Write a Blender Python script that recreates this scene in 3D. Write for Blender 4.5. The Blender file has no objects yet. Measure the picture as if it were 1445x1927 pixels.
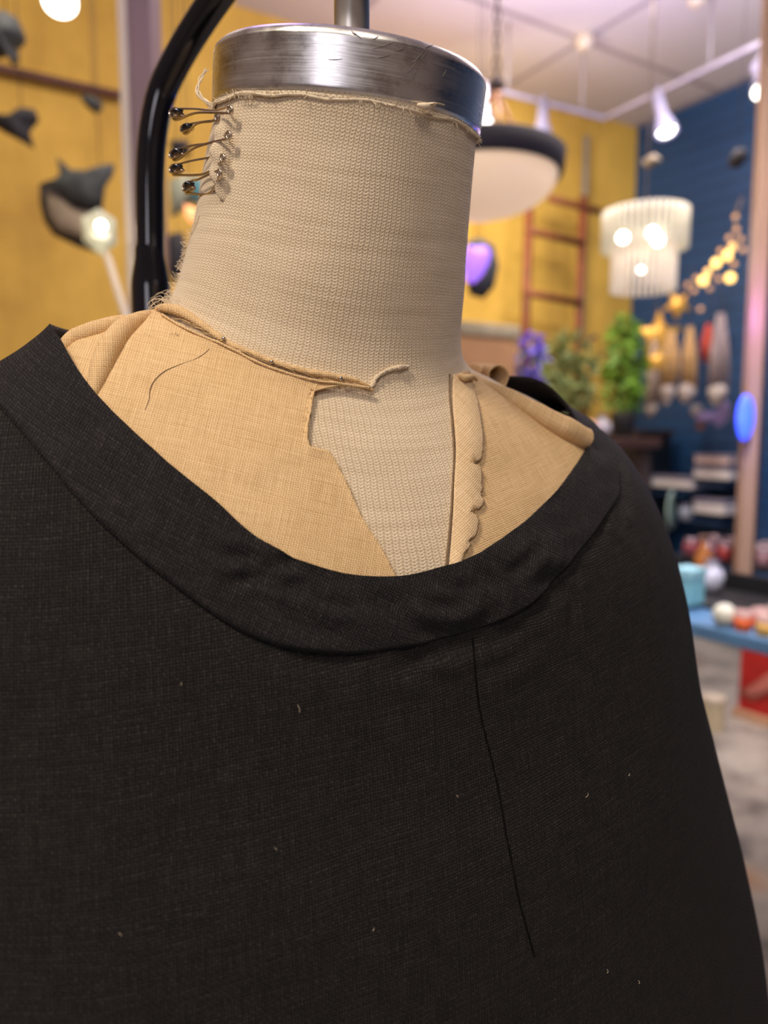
import bpy, bmesh, math, random
import numpy as np
from mathutils import Vector, Matrix, noise
from mathutils.bvhtree import BVHTree
random.seed(7); rng = np.random.default_rng(7)
SC = bpy.context.scene; COL = SC.collection

# ------------------------------------------------------------------ camera
F = 1400.0; W, H = 1445.0, 1927.0; PITCH = math.radians(6.2); CAMZ = 1.40
cd = bpy.data.cameras.new('camera'); cam = bpy.data.objects.new('camera', cd); COL.objects.link(cam)
cam.location = (0, 0, CAMZ); cam.rotation_euler = (math.pi/2 - PITCH, 0, 0)
cd.sensor_fit = 'VERTICAL'; cd.sensor_height = 36.0; cd.lens = F/H*36.0
cd.clip_start = 0.02; cd.clip_end = 60
cd.dof.use_dof = True; cd.dof.focus_distance = 0.300; cd.dof.aperture_fstop = cd.lens/4.6
SC.camera = cam

# ------------------------------------------------------------------ light and exposure
world = bpy.data.worlds.new('world'); SC.world = world; world.use_nodes = True
world.node_tree.nodes['Background'].inputs[0].default_value = (0.55, 0.50, 0.55, 1)
world.node_tree.nodes['Background'].inputs[1].default_value = 0.15
SC.view_settings.view_transform = 'Standard'; SC.view_settings.look = 'None'
SC.view_settings.exposure = 0.0; SC.view_settings.gamma = 1.0; SC.view_settings.use_curve_mapping = False

def area_light(name, loc, target, size, power, color, spread=math.pi):
    l = bpy.data.lights.new(name, 'AREA'); l.shape = 'DISK'; l.size = size; l.energy = power; l.color = color; l.spread = spread
    o = bpy.data.objects.new(name, l); COL.objects.link(o); o.location = loc
    o.rotation_euler = (Vector(target)-Vector(loc)).to_track_quat('-Z', 'Y').to_euler(); return o
def point_light(name, loc, power, color, r=0.04):
    l = bpy.data.lights.new(name, 'POINT'); l.energy = power; l.color = color; l.shadow_soft_size = r
    o = bpy.data.objects.new(name, l); COL.objects.link(o); o.location = loc; return o
WARM = (1.0, 0.86, 0.68)
area_light('ceiling_lamp_over_form', (-0.75, -0.55, 2.9), (0.0, 0.35, 1.4), 0.35, 26, (1.0, 0.85, 0.67))
area_light('ceiling_lamp_behind', (0.5, -1.6, 3.3), (0.0, 0.35, 1.3), 0.6, 19, (1.0, 0.87, 0.74))
area_light('added_front_fill', (-0.55, -1.9, 1.9), (0.0, 0.35, 1.45), 0.8, 8, (0.95, 0.90, 1.0))  # unseen fill added for the form and the cap highlight; no window stands here
area_light('ceiling_lamp_room', (0.9, 2.6, 3.45), (0.9, 3.4, 0), 1.6, 60, (1.0, 0.86, 0.80))
area_light('ceiling_lamp_left', (-1.0, 1.9, 3.4), (-1.6, 4.0, 1.2), 0.5, 17, (1.0, 0.84, 0.66))
area_light('yellow_wall_washer', (0.35, 3.9, 3.1), (1.0, 5.2, 1.5), 0.25, 26, (1.0, 0.88, 0.66))
area_light('added_blue_wall_fill', (1.5, 3.3, 3.15), (2.9, 4.2, 1.2), 0.25, 20, (1.0, 0.94, 0.90))  # unseen light added to brighten the blue wall and its boxes
area_light('added_counter_fill', (0.7, 1.1, 2.9), (1.1, 2.2, 0.95), 0.15, 9, (1.0, 0.92, 0.85), 1.2)  # unseen light added so the jars and counter goods show up
area_light('lavender_uplight', (0.95, 3.2, 2.75), (0.95, 3.2, 3.6), 1.6, 30, (0.84, 0.72, 1.0))
point_light('violet_led', (-0.4, 1.1, 2.9), 7, (0.55, 0.38, 1.0), 0.15)

# ------------------------------------------------------------------ pixel helpers (a pixel gives a direction, the distance comes from the place)
CAM = np.array([0, 0, CAMZ])
def ray(px, py):
    x = (px-W/2)/F; u = (H/2-py)/F
    return np.array([x, math.cos(PITCH)+u*math.sin(PITCH), -math.sin(PITCH)+u*math.cos(PITCH)])
def atY(px, py, Y):
    r = ray(px, py); return CAM+r*(Y/r[1])
def atZ(px, py, z):
    r = ray(px, py); return CAM+r*((z-CAMZ)/r[2])
def atPlane(px, py, p, n):
    r = ray(px, py); return CAM+r*(((np.asarray(p)-CAM)@n)/(r@n))

# ------------------------------------------------------------------ material helpers
class E_:
    """a tiny expression builder over Math nodes"""
    def __init__(s, nt, v): s.nt = nt; s.v = v
    def _m(s, op, *a):
        n = s.nt.nodes.new('ShaderNodeMath'); n.operation = op
        for i, x in enumerate((s,)+a):
            x = x.v if isinstance(x, E_) else x
            if isinstance(x, (int, float)): n.inputs[i].default_value = x
            else: s.nt.links.new(x, n.inputs[i])
        return E_(s.nt, n.outputs[0])
    def __add__(s, o): return s._m('ADD', o)
    def __sub__(s, o): return s._m('SUBTRACT', o)
    def __mul__(s, o): return s._m('MULTIPLY', o)
    def frac(s): return s._m('FRACT')
    def floor(s): return s._m('FLOOR')
    def abs(s): return s._m('ABSOLUTE')
    def sin(s): return s._m('SINE')
    def pow(s, o): return s._m('POWER', o)
    def mod(s, o): return s._m('FLOORED_MODULO', o)
    def gt(s, o): return s._m('GREATER_THAN', o)
    def maxi(s, o): return s._m('MAXIMUM', o)
    def clamp(s):
        n = s._m('ADD', 0.0); n.v.node.use_clamp = True; return n
def newmat(name):
    m = bpy.data.materials.new(name); m.use_nodes = True
    nt = m.node_tree; return m, nt, nt.nodes['Principled BSDF']
def setb(b, **k):
    for n, v in k.items(): b.inputs[n.replace('_', ' ')].default_value = v
def noise_tex(nt, vec, scale, detail=2.0, rough=0.5):
    n = nt.nodes.new('ShaderNodeTexNoise'); n.inputs['Scale'].default_value = scale
    n.inputs['Detail'].default_value = detail; n.inputs['Roughness'].default_value = rough
    if vec is not None: nt.links.new(vec, n.inputs['Vector'])
    return n
def ramp(nt, fac, stops):
    r = nt.nodes.new('ShaderNodeValToRGB'); e = r.color_ramp.elements
    while len(e) < len(stops): e.new(0.5)
    for k, (p, c) in enumerate(stops): e[k].position = p; e[k].color = (*c, 1)
    nt.links.new(fac, r.inputs[0]); return r
def mapping(nt, src, scale=(1, 1, 1), rot=(0, 0, 0)):
    m = nt.nodes.new('ShaderNodeMapping'); m.inputs['Scale'].default_value = scale; m.inputs['Rotation'].default_value = rot
    nt.links.new(src, m.inputs[0]); return m.outputs[0]
def bump(nt, b, h, dist, strength=1.0):
    n = nt.nodes.new('ShaderNodeBump'); n.inputs['Distance'].default_value = dist; n.inputs['Strength'].default_value = strength
    nt.links.new(h, n.inputs['Height']); nt.links.new(n.outputs[0], b.inputs['Normal']); return n
def mixc(nt, fac, a, b_, mode='MIX'):
    n = nt.nodes.new('ShaderNodeMix'); n.data_type = 'RGBA'; n.blend_type = mode
    for sock, v in ((n.inputs[0], fac), (n.inputs[6], a), (n.inputs[7], b_)):
        if isinstance(v, (int, float)): sock.default_value = v
        elif isinstance(v, tuple): sock.default_value = (*v, 1)
        else: nt.links.new(v, sock)
    return n.outputs[2]
def simple(name, col, rough=0.6, metal=0.0, var=0.12, scale=12, spec=0.5, emit=None, es=0.0, alpha=None, trans=0.0):
    """plain coat with a little mottling"""
    m, nt, b = newmat(name)
    tc = nt.nodes.new('ShaderNodeTexCoord'); n = noise_tex(nt, tc.outputs['Object'], scale, 3)
    r = ramp(nt, n.outputs['Fac'], [(0.3, tuple(c*(1-var) for c in col)), (0.7, tuple(min(1, c*(1+var)) for c in col))])
    nt.links.new(r.outputs[0], b.inputs['Base Color'])
    setb(b, Roughness=rough, Metallic=metal); b.inputs['Specular IOR Level'].default_value = spec
    if trans: b.inputs['Transmission Weight'].default_value = trans
    if emit: b.inputs['Emission Color'].default_value = (*emit, 1); b.inputs['Emission Strength'].default_value = es
    return m
def glow(name, col, s):
    m, nt, b = newmat(name); setb(b, Base_Color=(*col, 1), Roughness=0.4)
    b.inputs['Emission Color'].default_value = (*col, 1); b.inputs['Emission Strength'].default_value = s; return m

def mat_knit():
    m, nt, b = newmat('cream_knit')
    uv = nt.nodes.new('ShaderNodeTexCoord').outputs['UV']
    wob = noise_tex(nt, uv, 220, 2); sx = nt.nodes.new('ShaderNodeSeparateXYZ'); nt.links.new(uv, sx.inputs[0])
    big = noise_tex(nt, uv, 30, 2)
    u = E_(nt, sx.outputs[0])*(1/0.00225) + (E_(nt, wob.outputs['Fac'])-0.5)*0.55 + (E_(nt, big.outputs['Fac'])-0.5)*2.0
    v = E_(nt, sx.outputs[1])*(1/0.00128) + (E_(nt, wob.outputs['Color'])-0.5)*0.7 + (E_(nt, big.outputs['Fac'])-0.5)*3.0
    a = (u.frac()-0.5).abs()*2.0
    strand = (((v - a*0.6)*6.2832).sin())*0.5+0.5
    wale = (a.pow(3.0)*-1.0)+1.0
    centre = ((a*-2.6)+1.0).clamp()
    hole = centre*(strand*-1.0+1.0)
    h = (wale*0.55 + strand*0.45) - hole*0.55
    streak = noise_tex(nt, mapping(nt, uv, (14, 260, 1)), 1.0, 3, 0.6)
    cloud = noise_tex(nt, uv, 26, 4, 0.6)
    lo = mixc(nt, cloud.outputs['Fac'], (0.42, 0.31, 0.18), (0.54, 0.42, 0.265))
    hi = mixc(nt, cloud.outputs['Fac'], (0.80, 0.66, 0.475), (0.92, 0.79, 0.60))
    hh = (h + (E_(nt, streak.outputs['Fac'])-0.5)*0.9).clamp()
    c = mixc(nt, hh.v, lo, hi)
    nt.links.new(c, b.inputs['Base Color']); setb(b, Roughness=0.95); b.inputs['Specular IOR Level'].default_value = 0.15
    b.inputs['Sheen Weight'].default_value = 0.25; b.inputs['Sheen Roughness'].default_value = 0.6
    bump(nt, b, h.v, 0.0004, 0.55); return m
def weave(nt, uv, pitch, warp):
    n1 = noise_tex(nt, uv, 420, 2); n2 = noise_tex(nt, mapping(nt, uv, (70, 1300, 1)), 1, 2); n3 = noise_tex(nt, mapping(nt, uv, (1300, 70, 1)), 1, 2)
    sx = nt.nodes.new('ShaderNodeSeparateXYZ'); nt.links.new(uv, sx.inputs[0])
    u = E_(nt, sx.outputs[0])*(1/pitch) + (E_(nt, n1.outputs['Fac'])-0.5)*warp + (E_(nt, n3.outputs['Fac'])-0.5)*warp*.6
    v = E_(nt, sx.outputs[1])*(1/pitch) + (E_(nt, n1.outputs['Fac'])-0.5)*warp*0.7 + (E_(nt, n2.outputs['Fac'])-0.5)*warp
    A = (u*3.14159).sin().abs(); B = (v*3.14159).sin().abs()
    chk = (u.floor()+v.floor()).mod(2.0)
    h = A*B*0.45 + chk*A*0.55 + (chk*-1.0+1.0)*B*0.55
    thick = (E_(nt, n2.outputs['Fac'])+E_(nt, n3.outputs['Fac'])-1.0)
    return h, thick, n1
def mat_linen(name='tan_linen', k=(1, 1, 1)):
    m, nt, b = newmat(name); uv = nt.nodes.new('ShaderNodeTexCoord').outputs['UV']
    h, th, n1 = weave(nt, uv, 0.00092, 0.5)
    cloud = noise_tex(nt, uv, 18, 4, 0.6)
    lo = mixc(nt, cloud.outputs['Fac'], tuple(p*q for p, q in zip((0.50, 0.31, 0.135), k)), tuple(p*q for p, q in zip((0.60, 0.39, 0.18), k)))
    hi = mixc(nt, cloud.outputs['Fac'], tuple(p*q for p, q in zip((0.80, 0.57, 0.31), k)), tuple(p*q for p, q in zip((0.93, 0.69, 0.41), k)))
    c = mixc(nt, (h+th*0.9).clamp().v, lo, hi)
    nt.links.new(c, b.inputs['Base Color']); setb(b, Roughness=0.9); b.inputs['Specular IOR Level'].default_value = 0.2
    bump(nt, b, h.v, 0.0003, 0.5); return m
def mat_black(name='black_linen', rot=0.0, tint=(0.0105, 0.0098, 0.0096)):
    m, nt, b = newmat(name); tc = nt.nodes.new('ShaderNodeTexCoord')
    uv = mapping(nt, tc.outputs['UV'], (1, 1, 1), (0, 0, rot))
    h, th, n1 = weave(nt, uv, 0.00105, 0.9)
    fl = noise_tex(nt, uv, 900, 2); cloud = noise_tex(nt, uv, 14, 4, 0.6)
    spark = ((E_(nt, fl.outputs['Fac'])-0.52)*4.0).clamp()*h.pow(2.0)
    hi = mixc(nt, cloud.outputs['Fac'], tuple(4.6*c for c in tint), (0.075, 0.061, 0.052))
    c = mixc(nt, (spark+h.pow(3.0)*0.30+th*0.6).clamp().v, tint, hi)
    nt.links.new(c, b.inputs['Base Color']); setb(b, Roughness=0.75); b.inputs['Specular IOR Level'].default_value = 0.12
    b.inputs['Sheen Weight'].default_value = 0.02; b.inputs['Sheen Roughness'].default_value = 0.5
    bump(nt, b, h.v, 0.00045, 0.8); return m
def mat_alu():
    m, nt, b = newmat('brushed_aluminium'); ob = nt.nodes.new('ShaderNodeTexCoord').outputs['Object']
    ln = noise_tex(nt, mapping(nt, ob, (14, 14, 1700)), 1, 3, 0.65)
    sc = noise_tex(nt, mapping(nt, ob, (190, 190, 620), (0.5, 0.3, 0.2)), 1, 4, 0.75)
    pt = noise_tex(nt, ob, 60, 5, 0.7)
    r = ramp(nt, ln.outputs['Fac'], [(0.3, (0.24,)*3), (0.75, (0.42,)*3)])
    r2 = (E_(nt, r.outputs[0]) + (E_(nt, pt.outputs['Fac'])-0.5)*0.35).clamp()
    nt.links.new(r2.v, b.inputs['Roughness'])
    c = ramp(nt, pt.outputs['Fac'], [(0.34, (0.62, 0.60, 0.58)), (0.5, (0.82, 0.81, 0.80))])
    nt.links.new(c.outputs[0], b.inputs['Base Color']); setb(b, Metallic=1.0)
    h = E_(nt, ln.outputs['Fac'])*0.8 + ((E_(nt, sc.outputs['Fac'])-0.70)*6.0).clamp()*0.5
    bump(nt, b, h.v, 0.00012, 0.45); return m

M = {}
M['knit'] = mat_knit(); M['linen'] = mat_linen(); M['pale_linen'] = mat_linen('pale_linen', (1.04, 1.10, 1.25)); M['black'] = mat_black(); M['band'] = mat_black('black_linen_band', 0.55, (0.0120, 0.0113, 0.0125))
M['alu'] = mat_alu()
M['steel'] = simple('steel', (0.72, 0.69, 0.66), 0.32, 1.0, 0.1, 60)
M['pinmetal'] = simple('safety_pin_metal', (0.60, 0.53, 0.46), 0.25, 1.0, 0.25, 900)
M['pinbrown'] = simple('brown_pin_metal', (0.28, 0.22, 0.17), 0.3, 1.0, 0.3, 900)  # brownish metal of the clasp backing plates
M['gloss_black'] = simple('gloss_black', (0.006, 0.006, 0.009), 0.10, 0.0, 0.2, 20, 0.6)
M['thread'] = simple('cream_thread', (0.80, 0.68, 0.50), 0.9, 0, 0.1, 300, 0.2)
M['lthread'] = simple('tan_thread', (0.66, 0.47, 0.25), 0.9, 0, 0.15, 300, 0.2)
M['brown_thread'] = simple('brown_thread', (0.22, 0.15, 0.09), 0.9, 0, 0.15, 300, 0.2)
M['seam'] = simple('seam_black', (0.003, 0.003, 0.003), 0.9, 0, 0.1, 100, 0.1)

# ------------------------------------------------------------------ mesh helpers
def link(name, me, m=None, parent=None):
    o = bpy.data.objects.new(name, me); COL.objects.link(o)
    if m is not None: me.materials.append(m)
    if parent is not None: o.parent = parent; o.matrix_parent_inverse = parent.matrix_world.inverted()
    return o
def mesh(name, V, Fc, m=None, parent=None, uv=None, smooth=True):
    me = bpy.data.meshes.new(name); me.from_pydata([tuple(map(float, v)) for v in V], [], [tuple(map(int, f)) for f in Fc]); me.update()
    if smooth: me.polygons.foreach_set('use_smooth', [True]*len(me.polygons))
    if uv is not None:
        uv = np.asarray(uv, float); l = me.uv_layers.new(name='UVMap')
        idx = np.empty(len(me.loops), int); me.loops.foreach_get('vertex_index', idx)
        l.data.foreach_set('uv', uv[idx].ravel())
    return link(name, me, m, parent)
def from_bm(name, bm, m=None, parent=None, smooth=False):
    me = bpy.data.meshes.new(name); bm.normal_update(); bm.to_mesh(me); bm.free()
    if smooth: me.polygons.foreach_set('use_smooth', [True]*len(me.polygons))
    return link(name, me, m, parent)
def gridfaces(nu, nv, closeu=False, off=0):
    f = []
    for i in range(nu if closeu else nu-1):
        for j in range(nv-1):
            a = i*nv+j; b_ = ((i+1) % nu)*nv+j; f.append((a+off, b_+off, b_+1+off, a+1+off))
    return f
def empty(name, loc=(0, 0, 0)):
    o = bpy.data.objects.new(name, None); COL.objects.link(o); o.location = loc; o.empty_display_size = 0.05
    bpy.context.view_layer.update(); return o
def tag(o, label, cat, group=None, kind=None):
    o['label'] = label; o['category'] = cat
    if group: o['group'] = group
    if kind: o['kind'] = kind
    return o
def struct(o, label=None):
    o['kind'] = 'structure'
    if label: o['label'] = label
    return o
def smooth_path(P, n):
    P = np.asarray(P, float); d = np.r_[0, np.cumsum(np.linalg.norm(np.diff(P, axis=0), axis=1))]
    t = np.linspace(0, d[-1], n); k = len(P); out = []
    for x in t:
        i = min(max(np.searchsorted(d, x, side='right')-1, 0), k-2); h = d[i+1]-d[i]; s = (x-d[i])/h if h else 0
        p0, p1, p2, p3 = P[max(i-1, 0)], P[i], P[i+1], P[min(i+2, k-1)]
        out.append(.5*((2*p1)+(-p0+p2)*s+(2*p0-5*p1+4*p2-p3)*s*s+(-p0+3*p1-3*p2+p3)*s**3))
    return np.array(out)
def tube_geo(P, rad, sides=10, V=None, Fc=None, cap=True):
    V = [] if V is None else V; Fc = [] if Fc is None else Fc
    P = np.asarray(P, float); n = len(P); rad = np.broadcast_to(np.asarray(rad, float), (n,)); T = np.gradient(P, axis=0)
    T /= np.linalg.norm(T, axis=1, keepdims=True)+1e-12
    ref = np.array([0, 0, 1.]) if abs(T[0][2]) < .9 else np.array([1., 0, 0]); off = len(V); N = ref-T[0]*(ref@T[0]); N /= np.linalg.norm(N)
    for i in range(n):
        N = N-T[i]*(N@T[i]); N /= np.linalg.norm(N)+1e-12; B = np.cross(T[i], N)
        for k in range(sides):
            a = 2*math.pi*k/sides; V.append(P[i]+rad[i]*(N*math.cos(a)+B*math.sin(a)))
    for i in range(n-1):
        for k in range(sides):
            a = off+i*sides+k; b_ = off+i*sides+(k+1) % sides; Fc.append((a, b_, b_+sides, a+sides))
    if cap: Fc.append(tuple(off+k for k in range(sides))[::-1]); Fc.append(tuple(off+(n-1)*sides+k for k in range(sides)))
    return V, Fc
def tube(name, P, rad, m, parent=None, sides=12, n=None):
    if n: P = smooth_path(P, n)
    if n and not np.isscalar(rad): rad = np.interp(np.linspace(0, 1, n), np.linspace(0, 1, len(rad)), rad)
    V, Fc = tube_geo(P, rad, sides); return mesh(name, V, Fc, m, parent)
def lathe(name, prof, m, parent=None, loc=(0, 0, 0), axis=(0, 0, 1), seg=48, smooth=True, ripple=0, ramp_=0.0):
    q = Vector((0, 0, 1)).rotation_difference(Vector(axis)).to_matrix(); V = []; n = len(prof)
    for k in range(seg):
        a = 2*math.pi*k/seg; rr = 1+(ramp_*(1 if k % 2 else -1) if ripple else 0)
        for r, z in prof: V.append(np.array(q@Vector((r*rr*math.cos(a), r*rr*math.sin(a), z)))+np.asarray(loc))
    Fc = gridfaces(seg, n, True)
    Fc = [f for f in Fc]; o = mesh(name, V, Fc, m, parent, smooth=smooth)
    bm = bmesh.new(); bm.from_mesh(o.data); bmesh.ops.remove_doubles(bm, verts=bm.verts, dist=1e-6)
    bmesh.ops.recalc_face_normals(bm, faces=bm.faces); bm.to_mesh(o.data); bm.free(); return o
def box(name, c, size, m, parent=None, rot=0.0, bev=0.0, axes=None):
    bm = bmesh.new(); bmesh.ops.create_cube(bm, size=1.0)
    bmesh.ops.scale(bm, vec=size, verts=bm.verts)
    if bev: bmesh.ops.bevel(bm, geom=bm.edges[:], offset=bev, segments=2, affect='EDGES', profile=0.5)
    bmesh.ops.transform(bm, matrix=Matrix.Translation(Vector(c))@Matrix.Rotation(rot, 4, 'Z'), verts=bm.verts)
    return from_bm(name, bm, m, parent)
def ball(name, c, r, m, parent=None, seg=20, sc=(1, 1, 1), rough=0.0):
    bm = bmesh.new(); bmesh.ops.create_uvsphere(bm, u_segments=seg, v_segments=seg//2+2, radius=1)
    for v in bm.verts:
        k = 1+(noise.noise(v.co*2.3+Vector(c))*rough if rough else 0)
        v.co = Vector((v.co.x*r*sc[0]*k, v.co.y*r*sc[1]*k, v.co.z*r*sc[2]*k))+Vector(c)
    return from_bm(name, bm, m, parent, True)
def slab(name, pts3, nrm, thick, m, parent=None, puff=0.0):
    """solid with the given outline; puff swells the middle"""
    bm = bmesh.new(); nrm = Vector(nrm).normalized(); vs = [bm.verts.new(Vector(p)) for p in pts3]
    c = sum((v.co for v in vs), Vector())/len(vs)
    rings = [vs]
    for f, h in ((0.82, 0.55), (0.5, 0.9), (0.2, 1.0)):
        rings.append([bm.verts.new(c+(v.co-c)*f+nrm*(thick*.5+puff)*h) for v in vs])
    back = [vs]
    for f, h in ((0.82, 0.55), (0.5, 0.9), (0.2, 1.0)):
        back.append([bm.verts.new(c+(v.co-c)*f-nrm*(thick*.5+puff)*h) for v in vs])
    n = len(vs)
    for R_, flip in ((rings, 1), (back, -1)):
        for a, b_ in zip(R_, R_[1:]):
            for k in range(n): bm.faces.new((a[k], a[(k+1) % n], b_[(k+1) % n], b_[k])[::flip])
        bm.faces.new(R_[-1][::flip])
    bmesh.ops.recalc_face_normals(bm, faces=bm.faces); return from_bm(name, bm, m, parent, True)
def solid(o, t, off=0.0):
    md = o.modifiers.new('thickness', 'SOLIDIFY'); md.thickness = t; md.offset = off; return o

# ------------------------------------------------------------------ the form's surface as a function of azimuth and ring parameter
YAW = math.radians(27); O = atY(595, 650, .375)
FX = np.array([math.cos(YAW), math.sin(YAW), 0]); FY = np.array([-math.sin(YAW), math.cos(YAW), 0]); UP = np.array([0, 0, 1.])
capC = atY(654.8, 228, .3512)-O; cl = (capC@FX, capC@FY, capC[2])
R = [  # aR aL bF bB cx cy zR zL zF zB n
 [.0574, .0574, .0574, .0574, cl[0], cl[1], cl[2]+.0005, cl[2]+.0005, cl[2]-.0124, cl[2]+.0134, 2.0],
 [.0595, .0612, .0605, .061, cl[0]*.75, cl[1]*.72, .078, .073, .062, .085, 2.0],
 [.064, .066, .064, .064, cl[0]*.4, cl[1]*.35, .042, .032, .022, .050, 2.0],
 [.073, .075, .069, .070, 0, 0, .012, .000, -.020, .015, 2.0],
 [.100, .100, .090, .082, 0, .004, .001, -.012, -.055, -.004, 2.05],
 [.135, .137, .108, .095, 0, .004, -.018, -.025, -.095, -.030, 2.1],
 [.170, .176, .120, .105, 0, .004, -.046, -.048, -.135, -.075, 2.2],
 [.192, .198, .128, .110, 0, .004, -.095, -.092, -.175, -.130, 2.25],
 [.196, .198, .138, .110, 0, .004, -.155, -.155, -.215, -.190, 2.3],
 [.188, .190, .140, .105, 0, .004, -.225, -.225, -.265, -.250, 2.3],
 [.165, .165, .120, .095, 0, .004, -.33, -.33, -.34, -.34, 2.2],
 [.140, .140, .100, .09, 0, .004, -.45, -.45, -.45, -.45, 2.1],
 [.165, .165, .115, .11, 0, .004, -.60, -.60, -.60, -.60, 2.1]]
RS = [list(r) for r in R]
for k, dl, df in ((6, .004, .0), (7, .005, .002), (8, .012, .004), (9, .042, .010), (10, .105, .04), (11, .15, .08), (12, .14, .08)):
    RS[k][0] += dl*.6; RS[k][1] += dl; RS[k][2] += df; RS[k][3] += dl*.4
def catmull(R, s):
    R = np.asarray(R, float); n = len(R); s = np.clip(np.asarray(s, float), 0, n-1.000001)
    i = np.floor(s).astype(int); t = (s-i)[..., None]; g = lambda k: R[np.clip(k, 0, n-1)]
    p0, p1, p2, p3 = g(i-1), g(i), g(i+1), g(i+2); m1 = (p2-p0)/2; m2 = (p3-p1)/2
    return (2*t**3-3*t**2+1)*p1+(t**3-2*t**2+t)*m1+(-2*t**3+3*t**2)*p2+(t**3-t**2)*m2
def surf(R, phi, s):
    p = catmull(R, s); sn = np.sin(phi); cs = np.cos(phi)
    aR, aL, bF, bB, cx, cy, zR, zL, zF, zB, n = [p[..., k] for k in range(11)]
    a = np.where(sn > 0, aL, aR); b = np.where(cs > 0, bF, bB)
    x = cx+a*np.sign(sn)*np.abs(sn)**(2/n); y = cy-b*np.sign(cs)*np.abs(cs)**(2/n)
    zs = zR+(zL-zR)*(.5+.5*np.clip(sn*1.2, -1, 1)); w = np.abs(cs)**1.5
    z = zs*(1-w)+np.where(cs > 0, zF, zB)*w
    return O+x[..., None]*FX+y[..., None]*FY+z[..., None]*UP
def offs(R, phi, s, d, e=1e-3):
    P = surf(R, phi, s); A = surf(R, phi+e, s)-surf(R, phi-e, s); B = surf(R, phi, s+e)-surf(R, phi, s-e)
    N = np.cross(B, A); N /= np.linalg.norm(N, axis=-1, keepdims=True)+1e-12
    return P+N*np.asarray(d, float)[..., None], N
class Skin:
    def __init__(s, R, d, s0, s1, nphi=480, ns=360):
        s.phi = np.linspace(-math.pi, math.pi, nphi, endpoint=False); s.s = np.linspace(s0, s1, ns); s.ns = ns; s.np = nphi
        ph, ss = np.meshgrid(s.phi, s.s, indexing='ij'); s.P, s.N = offs(R, ph, ss, np.full(ph.shape, d))
        s.V = s.P.reshape(-1, 3); s.par = np.stack([ph, ss], -1).reshape(-1, 2); s.F = gridfaces(nphi, ns, True)
        s.b = BVHTree.FromPolygons([Vector(v) for v in s.V], s.F)
    def hit(s, px, py):
        r = ray(px, py); r = r/np.linalg.norm(r)
        h = s.b.ray_cast(Vector(CAM), Vector(r), 2.0)
        if h[0] is None:                      # just beyond the outline: nearest surface point to the sight line
            best = None
            for t in np.linspace(.22, .62, 41):
                q = s.b.find_nearest(Vector(CAM+r*t))
                if best is None or q[3] < best[3]: best = q
            h = best
        p = np.array(h[0]); n = np.array(h[1]); f = s.F[h[2]]
        if n@r > 0: n = -n
        w = 1/(np.linalg.norm(s.V[list(f)]-p, axis=1)**2+1e-12); w /= w.sum(); pr = s.par[list(f)].copy()
        if pr[:, 0].max()-pr[:, 0].min() > 3: pr[pr[:, 0] < 0, 0] += 2*math.pi
        return p, n, (w[:, None]*pr).sum(0)
BODY = Skin(R, 0.0, 0, 10); SH = Skin(RS, .005, 2.6, 12)

# ================================================================== the room
RC = np.array([1.85, 5.70, 0]); U = np.array([-.857, -.515, 0]); Vv = np.array([.515, -.857, 0])
ANG = math.atan2(U[1], U[0]); CEIL = 3.60
def rm(a, b, z=0.0): return RC+U*a+Vv*b+UP*z
def onYellow(px, py, b=0.0): return atPlane(px, py, rm(0, b), Vv)
def onBlue(px, py, a=0.0): return atPlane(px, py, rm(a, 0), U)
def wall(name, a0, b0, a1, b1, thick, m):
    c = (rm(a0, b0)+rm(a1, b1))/2; L = np.linalg.norm(rm(a1, b1)-rm(a0, b0)); d = rm(a1, b1)-rm(a0, b0)
    return struct(box(name, (c[0], c[1], CEIL/2), (L, thick, CEIL), m, rot=math.atan2(d[1], d[0])))
def mat_yellow():
    m, nt, b = newmat('mustard_plaster'); ob = nt.nodes.new('ShaderNodeTexCoord').outputs['Object']
    n1 = noise_tex(nt, ob, 1.3, 5, 0.6); n2 = noise_tex(nt, mapping(nt, ob, (9, 9, 2.2)), 1, 4, 0.6); k1_ = ((E_(nt, n1.outputs['Fac'])-0.46)*3.2+0.5).clamp()
    c = mixc(nt, k1_.v, (0.36, 0.20, 0.03), (0.80, 0.52, 0.095)); c2 = mixc(nt, n2.outputs['Fac'], (0.40, 0.23, 0.03), (0.92, 0.60, 0.11))
    nt.links.new(mixc(nt, 0.40, c, c2), b.inputs['Base Color']); setb(b, Roughness=0.75); bump(nt, b, n2.outputs['Fac'], 0.004, 0.4); return m
def mat_blue():
    m, nt, b = newmat('blue_slatwall'); ge = nt.nodes.new('ShaderNodeTexCoord').outputs['Object']
    sx = nt.nodes.new('ShaderNodeSeparateXYZ'); nt.links.new(ge, sx.inputs[0]); z = E_(nt, sx.outputs[2])
    g = ((z*(1/0.10)).frac()).gt(0.12)
    n1 = noise_tex(nt, ge, 1.3, 3)
    c = mixc(nt, n1.outputs['Fac'], (0.008, 0.040, 0.125), (0.016, 0.072, 0.200))
    nt.links.new(mixc(nt, g.v, (0.006, 0.030, 0.095), c), b.inputs['Base Color']); setb(b, Roughness=0.5); bump(nt, b, g.v, 0.006, 0.6); return m
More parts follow.
